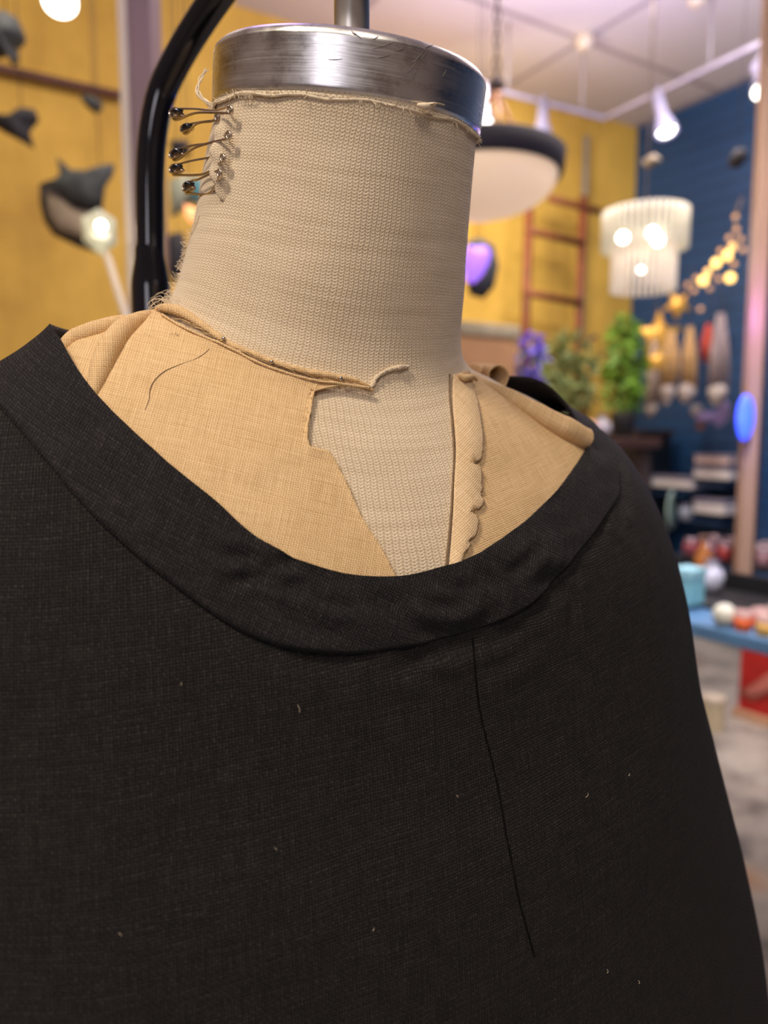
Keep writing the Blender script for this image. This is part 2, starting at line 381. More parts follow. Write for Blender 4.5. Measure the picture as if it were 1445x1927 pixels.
def mat_ceiling():
    m, nt, b = newmat('ceiling_tiles'); ge = nt.nodes.new('ShaderNodeNewGeometry').outputs['Position']
    mp = nt.nodes.new('ShaderNodeMapping'); mp.vector_type = 'POINT'; mp.inputs['Rotation'].default_value = (0, 0, -ANG); nt.links.new(ge, mp.inputs[0])
    sx = nt.nodes.new('ShaderNodeSeparateXYZ'); nt.links.new(mp.outputs[0], sx.inputs[0])
    px_, py_ = E_(nt, sx.outputs[0]), E_(nt, sx.outputs[1])
    lx = ((px_+CGX)*(1/1.22)).frac(); ly = ((py_+CGY)*(1/1.22)).frac()
    line = ((lx-0.5).abs().gt(0.484)).maxi((ly-0.5).abs().gt(0.484))
    n1 = noise_tex(nt, ge, 0.8, 3); c = mixc(nt, n1.outputs['Fac'], (0.64, 0.60, 0.63), (0.78, 0.74, 0.76))
    nt.links.new(mixc(nt, line.v, c, (0.42, 0.37, 0.42)), b.inputs['Base Color']); setb(b, Roughness=0.9); return m
def mat_floor():
    m, nt, b = newmat('worn_concrete'); ob = nt.nodes.new('ShaderNodeTexCoord').outputs['Object']
    n1 = noise_tex(nt, ob, 3.5, 6, 0.65); n2 = noise_tex(nt, ob, 1.4, 3)
    c = ramp(nt, n1.outputs['Fac'], [(0.35, (0.13, 0.12, 0.12)), (0.5, (0.36, 0.33, 0.30)), (0.62, (0.46, 0.42, 0.39))])
    o = ramp(nt, n2.outputs['Fac'], [(0.60, (0, 0, 0)), (0.70, (1, 1, 1))])
    nt.links.new(mixc(nt, o.outputs[0], c.outputs[0], (0.42, 0.25, 0.15)), b.inputs['Base Color']); setb(b, Roughness=0.45); bump(nt, b, n1.outputs['Fac'], 0.003, 0.3); return m
# ceiling joints run through this junction
jn = atZ(1098, 76, CEIL); ca, sa = math.cos(-ANG), math.sin(-ANG)
CGX = 0.61*2-(jn[0]*ca-jn[1]*sa) % 1.22; CGY = 0.61*2-(jn[0]*sa+jn[1]*ca) % 1.22
M['yellow'] = mat_yellow(); M['blue'] = mat_blue(); M['ceil'] = mat_ceiling(); M['floor'] = mat_floor()
M['plain'] = simple('grey_wall', (0.62, 0.58, 0.58), 0.8, 0, 0.1, 1.5)
LR = 8.2
struct(box('floor', tuple(rm(LR/2, LR/2, -0.05)), (LR+.2, LR+.2, .1), M['floor'], rot=ANG), 'worn grey concrete floor')
struct(box('ceiling', tuple(rm(LR/2, LR/2, CEIL+.05)), (LR+.2, LR+.2, .1), M['ceil'], rot=ANG), 'pale lavender lit ceiling of square tiles')
wall('wall_back', 0, -.05, LR, -.05, .1, M['yellow'])['label'] = 'mustard yellow plaster wall'
wall('wall_right', -.05, 0, -.05, LR, .1, M['blue'])['label'] = 'deep blue grooved wall'
wall('wall_left', LR+.05, 0, LR+.05, LR, .1, M['plain']); wall('wall_front', 0, LR+.05, LR, LR+.05, .1, M['plain'])

M['mauve'] = simple('mauve_paint', (0.20, 0.13, 0.15), 0.5, 0, 0.08, 6)
M['cream'] = simple('cream_paint', (0.66, 0.58, 0.47), 0.4, 0, 0.05, 6)
M['pipe'] = simple('maroon_pipe', (0.11, 0.045, 0.04), 0.5, 0, 0.2, 6)
M['white'] = simple('white_enamel', (0.20, 0.19, 0.28), 0.45, 0, 0.04, 20)
M['darkgrey'] = simple('charcoal_felt', (0.028, 0.028, 0.036), 0.85, 0, 0.35, 14)
M['tealgrey'] = simple('slate_felt', (0.060, 0.070, 0.075), 0.8, 0, 0.3, 20)
M['beige'] = simple('beige_felt', (0.33, 0.27, 0.20), 0.85, 0, 0.2, 14)
M['bulb'] = glow('lamp_lens', (1.0, 0.97, 0.86), 7.0)
M['rope'] = simple('dark_cord', (0.06, 0.045, 0.05), 0.8)
M['brown'] = simple('red_brown_wood', (0.20, 0.055, 0.022), 0.6, 0, 0.3, 9)
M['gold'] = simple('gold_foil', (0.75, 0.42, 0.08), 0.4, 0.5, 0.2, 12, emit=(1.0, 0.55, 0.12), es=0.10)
M['green'] = simple('leaf_green', (0.10, 0.20, 0.025), 0.6, 0, 0.5, 9)
M['palegreen'] = simple('pale_leaf_green', (0.22, 0.27, 0.09), 0.6, 0, 0.4, 9)

# ---- columns (structure)
pl = atZ(1, 1, CEIL)
cx = atY(269, 300, 1.855)
struct(box('column_steel', (cx[0], 1.9, CEIL/2), (.060, .09, CEIL), M['mauve'], bev=.004), 'mauve square column with a lit edge painted cream behind the black stand arm')
struct(box('lit_edge', (atY(237, 300, 1.83)[0], 1.88, CEIL/2), (.019, .10, CEIL-.002), M['cream'], bev=.004), 'lit edge of the mauve column, painted as a cream strip')  # pale strip stands for light on the column's edge

# ---- pipe on the yellow wall
p0, p1 = onYellow(-60, 108, .05), onYellow(232, 187, .05); zz = (p0[2]+p1[2])/2; p0[2] = p1[2] = zz
t = tube('wall_pipe', [p0-(p1-p0)*.5, p1], .018, M['pipe']); tag(t, 'dark maroon pipe running level across the yellow wall near the ceiling', 'pipe')
a = onYellow(1103, 262, .03); b_ = a.copy(); b_[2] = .3
tag(tube('wall_conduit', [a+UP*.02, b_], .022, simple('grey_conduit', (.30, .27, .22), .5)), 'grey vertical conduit on the yellow wall near the blue corner', 'conduit')

# ---- hanging ray ornaments
def hanging(px_pts, Y): return [atY(x, y, Y) for x, y in px_pts]
YN = (0, -1, 0)
e = empty('ray_ornament', tuple(atY(145, 400, 3.0)))
tag(e, 'largest ray-shaped ornament, charcoal horned top over a beige pouch belly, on a cord', 'ornament', 'ray-shaped ornaments hung by the yellow wall')
slab('rim', hanging([(74, 345), (110, 352), (150, 385), (192, 380), (202, 440), (204, 482), (150, 466), (100, 442), (82, 415), (75, 385)], 3.02), YN, .05, M['darkgrey'], e, .01)
slab('belly', hanging([(86, 358), (110, 368), (140, 392), (170, 398), (176, 445), (150, 448), (110, 436), (92, 410)], 2.985), YN, .05, M['beige'], e, .005)
slab('head', hanging([(76, 347), (100, 342), (112, 326), (106, 294), (117, 306), (124, 322), (150, 320), (186, 325), (196, 312), (216, 308), (214, 328), (198, 352), (194, 384), (168, 390), (138, 382), (112, 358)], 2.95), YN, .06, M['tealgrey'], e, .012)
c0 = atY(188, 330, 2.95); tube('cord', [c0, (c0[0], c0[1], CEIL)], .0018, M['rope'], e, 6)
def ray_piece(name, pts, Y, mt, label, cordx):
    c = np.mean(hanging(pts, Y), axis=0); e = empty(name, tuple(c)); tag(e, label, 'ornament', 'ray-shaped ornaments hung by the yellow wall')
    slab('body', hanging(pts, Y), YN, .05, mt, e, .03); k = atY(cordx, pts[0][1]+6, Y); tube('cord', [k, (k[0], k[1], CEIL)], .0018, M['rope'], e, 6); return e
ray_piece('ray_ornament', [(50, 204), (66, 206), (72, 222), (60, 232), (52, 246), (62, 280), (40, 266), (12, 252), (-20, 232), (-30, 214), (0, 220), (30, 220)], 2.7, M['darkgrey'], 'charcoal ray-shaped ornament with a forked tail left of the beige-bellied one', 40)
ray_piece('ray_ornament', [(-20, 15), (12, 22), (34, 36), (46, 64), (40, 76), (18, 78), (22, 100), (24, 124), (8, 96), (-20, 110)], 2.4, M['tealgrey'], 'slate ray-shaped ornament by the top left edge above the maroon pipe', 10)
ray_piece('ray_ornament', [(158, 178), (176, 184), (191, 190), (190, 206), (176, 212), (162, 200), (154, 190)], 3.3, M['tealgrey'], 'small slate blue rounded ornament hanging just below the maroon pipe', 176)
ray_piece('ray_ornament', [(318, 268), (352, 266), (360, 282), (350, 292), (324, 290)], 3.0, M['darkgrey'], 'small charcoal ornament seen between the stand arm and the neck', 335)
ray_piece('ray_ornament', [(318, 440), (344, 436), (352, 470), (346, 520), (326, 540), (314, 500)], 2.8, M['darkgrey'], 'tall charcoal ornament low between the stand arm and the neck', 332)
ray_piece('ray_ornament', [(880, 452), (905, 448), (930, 462), (938, 500), (930, 540), (910, 562), (884, 556), (870, 500)], 3.3, M['tealgrey'], 'rounded slate ornament behind the violet heart-shaped lamp', 905)
ray_piece('ray_ornament', [(1210, 300), (1226, 292), (1243, 303), (1232, 312), (1218, 316)], 3.6, M['beige'], 'small beige and dark ornament against the upper blue wall', 1222)
ray_piece('ray_ornament', [(1372, 298), (1384, 280), (1398, 284), (1404, 300), (1392, 316), (1378, 312)], 3.0, M['darkgrey'], 'small round dark ornament hung at the blue wall beside the column', 1388)
e = empty('teal_ornament', tuple(atY(350, 360, 2.9))); tag(e, 'teal and white hanging ornament between the stand arm and the neck', 'ornament')
slab('body', hanging([(318, 338), (345, 330), (372, 334), (380, 352), (374, 392), (362, 380), (345, 396), (322, 410)], 2.9), YN, .03, simple('pale_grey_green', (.36, .40, .32), .6), e, .02)
slab('wing', hanging([(360, 336), (382, 338), (380, 366), (372, 392), (362, 372)], 2.86), YN, .02, simple('teal', (.05, .22, .27), .5), e, .01)
k = atY(350, 340, 2.9); tube('cord', [k, (k[0], k[1], CEIL)], .0018, M['rope'], e, 6)
e = empty('flame_lamp', tuple(atY(360, 400, 2.7))); tag(e, 'small glowing orange lamp seen between the stand arm and the neck', 'lamp')
slab('shade', hanging([(346, 384), (362, 390), (374, 398), (372, 410), (360, 420), (350, 408)], 2.7), YN, .03, glow('orange_glow', (1.0, .42, .18), 1.5), e, .01)
k = atY(360, 392, 2.7); tube('cord', [k, (k[0], k[1], CEIL)], .0015, M['rope'], e, 6)
e = empty('heart_lamp', tuple(atY(895, 495, 3.1))); tag(e, 'glowing violet heart-shaped lamp at the right edge of the neck', 'lamp')
slab('shade', hanging([(878, 468), (886, 461), (896, 465), (904, 462), (916, 464), (923, 476), (920, 494), (908, 518), (892, 533), (876, 530), (872, 500)], 3.1), YN, .04, glow('violet_glow', (.38, .17, 1.0), 1.15), e, .02)
k = atY(896, 468, 3.1); tube('cord', [k, (k[0], k[1], CEIL)], .0015, M['rope'], e, 6)

# ---- floor lamp with faceted glass head
top = atY(202, 482, 1.75); bot = atY(242, 615, 1.72); d = (bot-top); ft = top+d*((top[2])/(-d[2]))
e = empty('floor_lamp', (ft[0], ft[1], 0)); tag(e, 'leaning pale floor lamp with a faceted glass head in front of the yellow wall', 'lamp')
tube('pole', [top, bot, ft+UP*.02], .0085, M['cream'], e)
lathe('base', [(0, 0), (.13, 0), (.13, .012), (.02, .025), (0, .025)], M['cream'], e, (ft[0], ft[1], 0))
bm = bmesh.new(); bmesh.ops.create_icosphere(bm, subdivisions=1, radius=.043)
for v in bm.verts: v.co.z *= 1.1 if v.co.z > 0 else 1.35
c = atY(187, 432, 1.75); bmesh.ops.translate(bm, vec=Vector(c), verts=bm.verts)
glass = simple('greenish_glass', (.72, .74, .58), .15, 0, .1, 40, .6, emit=(1, .95, .7), es=.12, trans=.35)
from_bm('shade', bm, glass, e); c = atY(190, 425, 1.68); ball('bulb', c, .011, M['bulb'], e)
tube('neck', [top, atY(196, 470, 1.75)], .006, M['cream'], e)
point_light('faceted_lamp_light', tuple(atY(188, 428, 1.60)), .6, WARM, .02)

# ---- bright ceiling spotlight top left
c = atY(113, 4, 2.2); e = empty('ceiling_spotlight', (c[0], c[1], CEIL)); tag(e, 'bright white round spotlight at the top left in front of the yellow wall', 'light')
lathe('housing', [(0, .10), (.035, .10), (.042, .0), (.050, -.012), (.046, -.012), (.038, .0), (0, .0)], M['white'], e, c+UP*.03, (0, 0, 1))
ball('lens', c, .044, M['bulb'], e, sc=(1, 1, .8)); tube('stem', [c+UP*.13, (c[0], c[1], CEIL)], .006, M['white'], e)

# ---- track lighting
TZ = 3.22
k0, k1, k2 = atZ(840, 145, TZ), atZ(1137, 224, TZ), atZ(1640, -20, TZ)
k1 = np.array([k1[0], k1[1], TZ])
e = empty('track_rail', tuple(k1)); tag(e, 'grey lighting track meeting at a corner below the ceiling', 'track')
for A_, B_, mt in ((k0, k1, simple('track_grey', (.28, .26, .34), .5)), (k1, k2, simple('track_white', (.27, .24, .30), .5))):
    dd = B_-A_; L = np.linalg.norm(dd); box('rail', tuple((A_+B_)/2), (L, .024, .022), mt, e, math.atan2(dd[1], dd[0]), .003)
for x, y in ((1095, 205), (1335, 128), (955, 175)):
    q = atZ(x, y, TZ+.015); tube('suspension_rod', [q, (q[0], q[1], CEIL)], .005, simple('rod_grey', (.30, .28, .33), .5), e, 8)
def track_head(px, py, lx, ly, Y, label, r=.040):
    a = atY(px, py, Y); l = atY(lx, ly, Y-.06); ax = (l-a)/np.linalg.norm(l-a); L = np.linalg.norm(l-a)
    e = empty('track_spotlight', tuple(a)); tag(e, label, 'light', 'white spotlights on the ceiling track')
    lathe('housing', [(0, 0), (r*.55, 0), (r*.58, L*.5), (r*1.0, L*.82), (r*1.12, L), (r*1.02, L), (r*.8, L*.85), (0, L*.85)], M['white'], e, a, ax, 32)
    lathe('lens', [(0, L*1.02), (r*.7, L*1.0), (r*1.0, L*.90), (0, L*.88)], M['bulb'], e, a, ax, 32)
    tube('bracket', [a-UP*.0+ax*.02, a+UP*.045], .008, M['white'], e, 8)
track_head(1022, 194, 1019, 262, 4.30, 'white spotlight pointing straight down on the track above the round pendant', .052)
track_head(914, 172, 912, 232, 4.0, 'white spotlight nearest the neck cap on the track', .036)
track_head(1238, 182, 1255, 250, 3.9, 'white spotlight tilted down in front of the yellow and blue corner', .048)
track_head(1428, 122, 1444, 170, 3.0, 'white spotlight at the right picture edge above the pink-lit column', .055)
for x, y, Z_, lb in ((1101, 84, 3.55, 'small round ceiling fitting at the joint above the track rod'), (1313, 2, 3.55, 'small round ceiling fitting at the top edge near the right')):
    c = atZ(x, y, Z_); tag(lathe('ceiling_fitting', [(0, -.03), (.03, -.025), (.05, 0), (.05, .05), (0, .05)], M['cream'], None, c, (0, 0, 1), 24), lb, 'fitting')

# ---- bowl pendant
YB = 2.5; c = atY(905, 318, YB); rb = .262
e = empty('bowl_pendant', (c[0], c[1], CEIL)); tag(e, 'round pendant lamp with a glowing cream glass bowl under a wide black rim', 'light')
lathe('rim', [(rb*.93, -.028), (rb*.98, -.030), (rb, -.022), (rb*1.02, .036), (rb*.99, .042), (rb*.94, .036), (rb*.93, -.028)], simple('matt_navy_black', (.012, .011, .022), .7), e, c)
M['bowl'] = simple('glowing_glass', (.9, .72, .52), .4, 0, .04, 3, emit=(1.0, .70, .46), es=.45)
lathe('glass_bowl', [(0, -.150)]+[(rb*.93*math.sin(t), -.022-.128*math.cos(t)) for t in np.linspace(.1, 1.55, 16)]+[(rb*.93, -.01)], M['bowl'], e, c)
hub = atY(933, 168, YB-.02); hub[0] = c[0]; hub[1] = YB; hub = hub+(np.array([.045, 0, 0]))
ball('hub', hub+UP*.02, .026, M['rope'], e); ball('finial', hub-UP*.012, .020, simple('copper', (.6, .33, .2), .35, .6), e)
for th in (0.6, 2.7, 4.8):
    q = c+np.array([rb*.96*math.cos(th), rb*.96*math.sin(th), .03]); tube('support_rod', [hub, q], .0065, simple('copper_rod', (.45, .26, .16), .4, .5), e, 8)
# chain as interlocking rings
V = []; Fc = []; z = hub[2]+.03; i = 0
while z < CEIL:
    th = np.linspace(0, 2*math.pi, 13)[:-1]; ax = np.array([1, 0, 0]) if i % 2 else np.array([0, 1, 0])
    P = [hub*np.array([1, 1, 0])+UP*(z+.018)+ax*.009*math.cos(q)+UP*.022*math.sin(q) for q in th]; P.append(P[0]); tube_geo(P, .003, 6, V, Fc, False); z += .036; i += 1
mesh('chain', V, Fc, M['rope'], e)

# ---- two-tier glass chandelier
YC = 2.6; c = atY(1214, 420, YC)
e = empty('tiered_chandelier', (c[0], c[1], CEIL)); tag(e, 'two-tier chandelier of pale glass rods glowing in front of the blue wall', 'light')
M['rods'] = simple('milky_glass_rod', (.52, .49, .40), .25, 0, .12, 30, .5, emit=(1.0, .84, .56), es=.34)
M['rods2'] = simple('warm_glass_rod', (.55, .48, .40), .25, 0, .12, 30, .5, emit=(1.0, .80, .60), es=.46)
def tier(name, r, z0, z1, n, mt):
    V = []; Fc = []
    for k in range(n):
        a = 2*math.pi*k/n; p = c*np.array([1, 1, 0])+np.array([r*math.cos(a), r*math.sin(a), 0]); tube_geo([p+UP*z0, p+UP*z1], math.pi*r/n*.72, 8, V, Fc)
    o = mesh(name, V, Fc, mt, e); return o
zt = atY(1214, 398, YC)[2]; zm = atY(1214, 470, YC)[2]; zb = atY(1214, 548, YC)[2]
tier('upper_tier', .134, zm, zt, 38, M['rods']); tier('lower_tier', .101, zb, zm+.04, 30, M['rods2'])
lathe('top_plate', [(0, 0), (.128, 0), (.128, .01), (0, .012)], M['white'], e, (c[0], c[1], zt-.01))
for x, y in ((1172, 447), (1228, 438), (1238, 452), (1206, 508)):
    q = atY(x, y, YC-.155 if y < 500 else YC-.115); ball('bulb', q, .017 if y < 500 else .009, M['bulb'], e)
tube('cord', [(c[0], c[1], zt), (c[0], c[1], CEIL)], .0025, M['beige'], e, 8)
point_light('chandelier_light', (c[0]-.05, c[1]-.35, zm-.12), .7, WARM, .08)

# ---- ladder leaning on the yellow wall
e = empty('wooden_ladder', tuple(onYellow(1040, 900, .3))); tag(e, 'red-brown wooden ladder standing against the yellow wall', 'ladder')
def yw(x, y, b=.25): return onYellow(x, y, b)
def straight(name, p, q, w, mt, par):
    return tube(name, [p, q], w, mt, par, 8)
straight('side_rail', yw(997, 345), yw(982, 830), .028, M['brown'], e); straight('side_rail', yw(1098, 370), yw(1080, 840), .028, M['brown'], e)
for (x1, y1), (x2, y2) in (((990, 433), (1096, 458)), ((986, 550), (1090, 570)), ((984, 668), (1086, 690)), ((1035, 374), (1128, 398))):
    straight('rung', yw(x1, y1, .26), yw(x2, y2, .26), .024, M['brown'], e)

# ---- wooden plant stand post, box, flowers, greenery on a long dark table
TB = .86
tcen = onYellow(1040, 812, 1.3)
tc = rm(2.0, 1.0, 0)
e = empty('display_table', tuple(tc)); tag(e, 'dark display table below the yellow wall holding plants', 'table')
ta = float((onYellow(1238, 800, 1.35)-RC)@U)
box('table_top', tuple(rm(ta+1.2, 1.0, TB+.48)), (2.4, .75, .05), simple('dark_red_brown', (.06, .03, .025), .5), e, ANG, .005)
for a_, b2 in ((ta+.05, .7), (ta+2.3, .7), (ta+.05, 1.3), (ta+2.3, 1.3)): box('leg', tuple(rm(a_, b2, (TB+.45)/2)), (.06, .06, TB+.45), M['rope'], e, ANG)
TT = TB+.505
def ontable(px, b=1.0):                      # point on the table top below a pixel column
    p = onYellow(px, 800, b); return np.array([p[0], p[1], TT])
p = ontable(880, 1.1)
e = empty('storage_box', tuple(p)); tag(e, 'tan cardboard storage box with a grey lid behind the rolled linen', 'box')
box('body', tuple(p+UP*.23), (.36, .26, .46), simple('tan_card', (.42, .23, .11), .7), e, ANG, .01); box('lid', tuple(p+UP*.49), (.40, .28, .06), simple('lid_grey', (.38, .33, .22), .7), e, ANG, .01)
def leaf_cluster(name, c, rx, rz, n, size, mats, label, cat, pot=None, group=None, hue=None):
    e = empty(name, (c[0], c[1], c[2])); tag(e, label, cat, group)
    V = []; Fc = []
    for k in range(n):
        while True:
            q = rng.uniform(-1, 1, 3)
            if q@q < 1: break
        p = np.array([c[0], c[1], c[2]])+np.array([q[0]*rx, q[1]*rx*.6, rz*(1+q[2])+.06]); d = rng.normal(size=3); d /= np.linalg.norm(d); g = np.cross(d, rng.normal(size=3)); g /= np.linalg.norm(g)
        s = size*rng.uniform(.6, 1.2); b0 = len(V); nn = np.cross(d, g)
        V += [p-d*s, p+g*s*.38+nn*s*.1, p+d*s, p-g*s*.38+nn*s*.1]; Fc += [(b0, b0+1, b0+2), (b0, b0+2, b0+3)]
    mesh('foliage' if cat == 'plant' else 'blossoms', V, Fc, mats, e, smooth=False)
    V = []; Fc = []
    for k in range(7):
        a = rng.uniform(0, 6.28); t_ = np.array([c[0]+math.cos(a)*rx*.5, c[1]+math.sin(a)*rx*.4, c[2]+rz*1.4]); tube_geo(smooth_path([np.array([c[0], c[1], c[2]+.05]), (np.array(c)+t_)/2+UP*.03, t_], 6), .004, 5, V, Fc)
    mesh('stem', V, Fc, M['green'], e)
    lathe('pot', [(0, .0), (.055, .0), (.075, .13), (.08, .14), (.07, .14), (.065, .10), (0, .10)], pot or M['darkgrey'], e, np.array(c)-UP*0.0, (0, 0, 1), 24)
    return e
violet = simple('violet_petals', (.16, .10, .62), .6, 0, .5, 12)
p = ontable(992, 1.12); leaf_cluster('violet_flowers', p, .10, .24, 190, .036, violet, 'violet blue flowers in a pot between the box and the green plant', 'flowers')
p = ontable(953, .72); leaf_cluster('white_flowers', p, .07, .27, 60, .03, simple('white_petals', (.7, .68, .72), .6), 'white flowers in a pot behind the rolled linen', 'flowers')
p = ontable(1062, .9); leaf_cluster('bushy_plant', p, .19, .26, 380, .045, M['palegreen'], 'bushy pale green plant in front of the ladder', 'plant')
p = ontable(1006, .66); leaf_cluster('trailing_plant', p, .13, .24, 170, .04, M['green'], 'smaller green plant at the left foot of the ladder', 'plant', simple('terracotta', (.4, .13, .05), .7))
p = ontable(1172, .85); leaf_cluster('leafy_plant', p, .14, .34, 300, .05, simple('bright_leaf', (.12, .24, .02), .6, 0, .5, 9), 'tall leafy green plant in a dark pot at the yellow and blue corner', 'plant')
p = ontable(1098, 1.1); e = empty('pink_cushion', tuple(p)); tag(e, 'small pink cushion at the table end beyond the shoulder', 'cushion')
ball('cover', p+UP*.05, .085, simple('pink_cloth', (.62, .33, .28), .8), e, sc=(1, .7, .55), rough=.1); ball('button', p+UP*.05+np.array([0, -.062, .005]), .01, M['white'], e)
p = ontable(1132, .95); e = empty('white_vase', tuple(p)); tag(e, 'pale lilac rounded vase right of the pink cushion', 'vase')
lathe('body', [(0, 0), (.03, 0), (.055, .04), (.05, .08), (.02, .10), (.025, .12)], simple('lilac_glaze', (.5, .48, .56), .3), e, p, (0, 0, 1), 24); lathe('lip', [(.025, .118), (.029, .122), (.025, .126)], M['white'], e, p, (0, 0, 1), 24)
# wrought frame post with hook
e = empty('plant_stand', tuple(ontable(1112, .9))); tag(e, 'ochre wooden stand post with a dark hook beside the ladder', 'stand')
a = yw(1098, 660, .5); b_ = yw(1098, 800, .5); tube('post', [a, b_], .03, simple('ochre_wood', (.42, .22, .03), .6), e); tube('hook', [yw(1106, 780, .45), yw(1106, 660, .45), yw(1112, 636, .45), yw(1122, 634, .45)], .012, M['rope'], e, 8, 14)

# dark cabinet in the corner below the table level
cb = onBlue(1192, 815, .30); e = empty('corner_cabinet', (cb[0], cb[1], 0)); tag(e, 'dark cabinet in the corner below the leafy plant', 'cabinet')
hC = cb[2]; box('body', tuple(np.array([cb[0], cb[1], hC/2])), (.36, .36, hC-.03), simple('near_black_wood', (.012, .012, .016), .5), e, ANG, .01)
box('top', (cb[0], cb[1], hC), (.38, .38, .04), simple('dark_walnut', (.05, .025, .018), .5), e, ANG, .008)
dc = np.array([cb[0], cb[1], hC/2])+Vv*.185; box('door', tuple(dc), (.32, .02, hC-.2), simple('navy_black', (.008, .014, .022), .4), e, ANG, .004); ball('knob', dc+Vv*.02+U*-.12, .014, M['steel'], e)

# ---- gold hanging lights and stars in front of the blue wall
PG = [(1384, 408, 0), (1386, 432, 0), (1372, 448, 0), (1394, 450, 0), (1378, 465, 1), (1368, 481, 2), (1381, 497, 0), (1347, 495, 2), (1356, 472, 0), (1374, 523, 2), (1352, 525, 0), (1323, 528, 2), (1332, 512, 1), (1294, 536, 0), (1306, 547, 0), (1336, 543, 0), (1318, 582, 0), (1310, 524, 0), (1398, 470, 0)]
gm = [glow('dim_amber', (.75, .42, .20), .45), glow('amber', (1.0, .58, .20), 1.6), glow('bright_amber', (1.0, .62, .16), 3.2)]
wh = ['faint', 'glowing', 'bright']
PG.sort(key=lambda q: q[1])
ORD = 'first second third fourth fifth sixth seventh eighth ninth tenth eleventh twelfth thirteenth fourteenth fifteenth sixteenth seventeenth eighteenth nineteenth'.split()
for i, (x, y, k) in enumerate(PG):
    c = onBlue(x, y, .38+.03*(i % 3)); o = ball('fairy_light', c, (.016, .022, .027)[k], gm[k], None, 12)
    tag(o, '%s round amber fairy light, %s from the top of the string by the blue wall' % (wh[k], ORD[i]), 'light', 'amber fairy lights by the blue wall')
wire = smooth_path([onBlue(1396, 372, .36)]+[onBlue(x, y, .36) for x, y in ((1384, 408), (1384, 440), (1376, 470), (1350, 500), (1323, 532), (1294, 540), (1272, 560), (1245, 590))], 60)
tag(tube('light_string', wire, .0015, M['gold']), 'thin wire string carrying the amber fairy lights down the blue wall', 'string')
def star(px, py, r, ang, label, Ya=.5, pts=5):
    c = onBlue(px, py, Ya); ex = np.array([1., 0, 0]); P = []
    for k in range(pts*2):
        a = ang+math.pi*k/pts; rr = r if k % 2 == 0 else r*.45; P.append(c+ex*rr*math.cos(a)+UP*rr*math.sin(a))
    o = slab('gold_star', P, YN, .02, M['gold'], None, .03); tag(o, label, 'star', 'gold stars by the blue wall'); return c
star(1240, 632, .17, .35, 'largest gold star, hanging above the tan tassels'); star(1275, 574, .10, .9, 'middle-sized gold star right of the largest one', .5)
star(1236, 680, .09, .2, 'gold star just under the largest one', .85)
# tassels
def tassel(px, y0, y1, y2, w, mt, label, low=True):
    a = onBlue(px, y0, .6); b2 = onBlue(px-4, y1, .6); c2 = onBlue(px-8, y2, .6); e = empty('feather_tassel', tuple(a)); tag(e, label, 'tassel', 'hanging tassels at the blue wall')
    sc_ = np.linalg.norm(a-CAM)/F
    V = []; Fc = []
    for k in range(46):
        t = rng.uniform(-1, 1); u_ = rng.uniform(-1, 1); p = a+np.array([t*w*.25*sc_, u_*w*.25*sc_, 0]); q = b2+np.array([t*w*.9*sc_, u_*w*.7*sc_, rng.uniform(-.03, .03)])
        tube_geo([p, (p+q)/2+np.array([t*.01, 0, 0]), q], [.004, .007, .003], 5, V, Fc)
    mesh('strands', V, Fc, mt, e); tube('cord', [a, a+UP*.35], .003, M['rope'], e, 6)
    if low: ball('pompom', (b2+c2)/2, w*.85*sc_, M['fluff'], e, 16, rough=.3); ball('bead', c2-UP*.01, w*.45*sc_, M['fluff'], e, 12)
M['fluff'] = simple('pale_fluff', (.52, .45, .42), .9, 0, .3, 40)
tan = simple('tan_raffia', (.52, .32, .14), .8, 0, .3, 30)
tassel(1262, 622, 722, 752, 15, tan, 'leftmost tan tassel with a white pompom under the big gold star'); tassel(1298, 615, 725, 748, 17, tan, 'tan tassel with a white pompom in the middle of the row')
tassel(1356, 590, 725, 752, 18, simple('grey_raffia', (.32, .25, .26), .8, 0, .3, 30), 'grey tassel beside the pink-lit column')
tassel(1334, 610, 675, 690, 11, simple('red_raffia', (.42, .05, .03), .8, 0, .3, 30), 'small red tassel just left of the grey one', False)
tassel(1232, 640, 760, 775, 12, simple('dun_raffia', (.34, .26, .22), .8, 0, .3, 30), 'dull brown tassel left of the tan ones')
e = empty('bird_figurine', tuple(onBlue(1330, 785, .3))); tag(e, 'small lilac and white winged bird figurine above the white boxes', 'figurine')
lil = simple('lilac_plush', (.38, .30, .62), .7)
ball('body', onBlue(1332, 785, .3), .05, lil, e, sc=(1.7, .8, .7)); ball('head', onBlue(1312, 772, .3), .04, simple('white_plush', (.55, .55, .58), .7), e); slab('wing', [onBlue(x, y, .28) for x, y in ((1338, 790), (1362, 752), (1372, 758), (1366, 792), (1352, 806))], Vv, .03, lil, e, .01); ball('foot', onBlue(1318, 802, .3), .025, simple('orange_brown', (.4, .16, .06), .7), e)

# ---- white goods on slatwall shelves
def shelfbox(x0, y0, x1, y1, mt, label, name='white_box', cat='box', a=.25, grp='pale boxes on the blue wall'):
    p = onBlue(x0, y0, a); q = onBlue(x1, y1, a); c = (p+q)/2; w = np.linalg.norm((q-p)[:2]); h = abs(p[2]-q[2]); e = empty(name, (c[0], c[1], c[2]-h/2)); tag(e, label, cat, grp)
    box('body', tuple(c), (w, .18, h*.78), mt, e, math.atan2(Vv[1], Vv[0]), .006); box('lid', tuple(c+UP*h*.36), (w*1.03, .19, h*.28), M['white'], e, math.atan2(Vv[1], Vv[0]), .006)
wb = simple('white_card', (.62, .60, .64), .5); wp = simple('pink_white_card', (.60, .46, .47), .5)
shelfbox(1243, 894, 1318, 922, wb, 'long flat white box nearest the shoulder on the blue wall'); shelfbox(1324, 854, 1386, 876, wp, 'pinkish white box, topmost of the pair by the column')
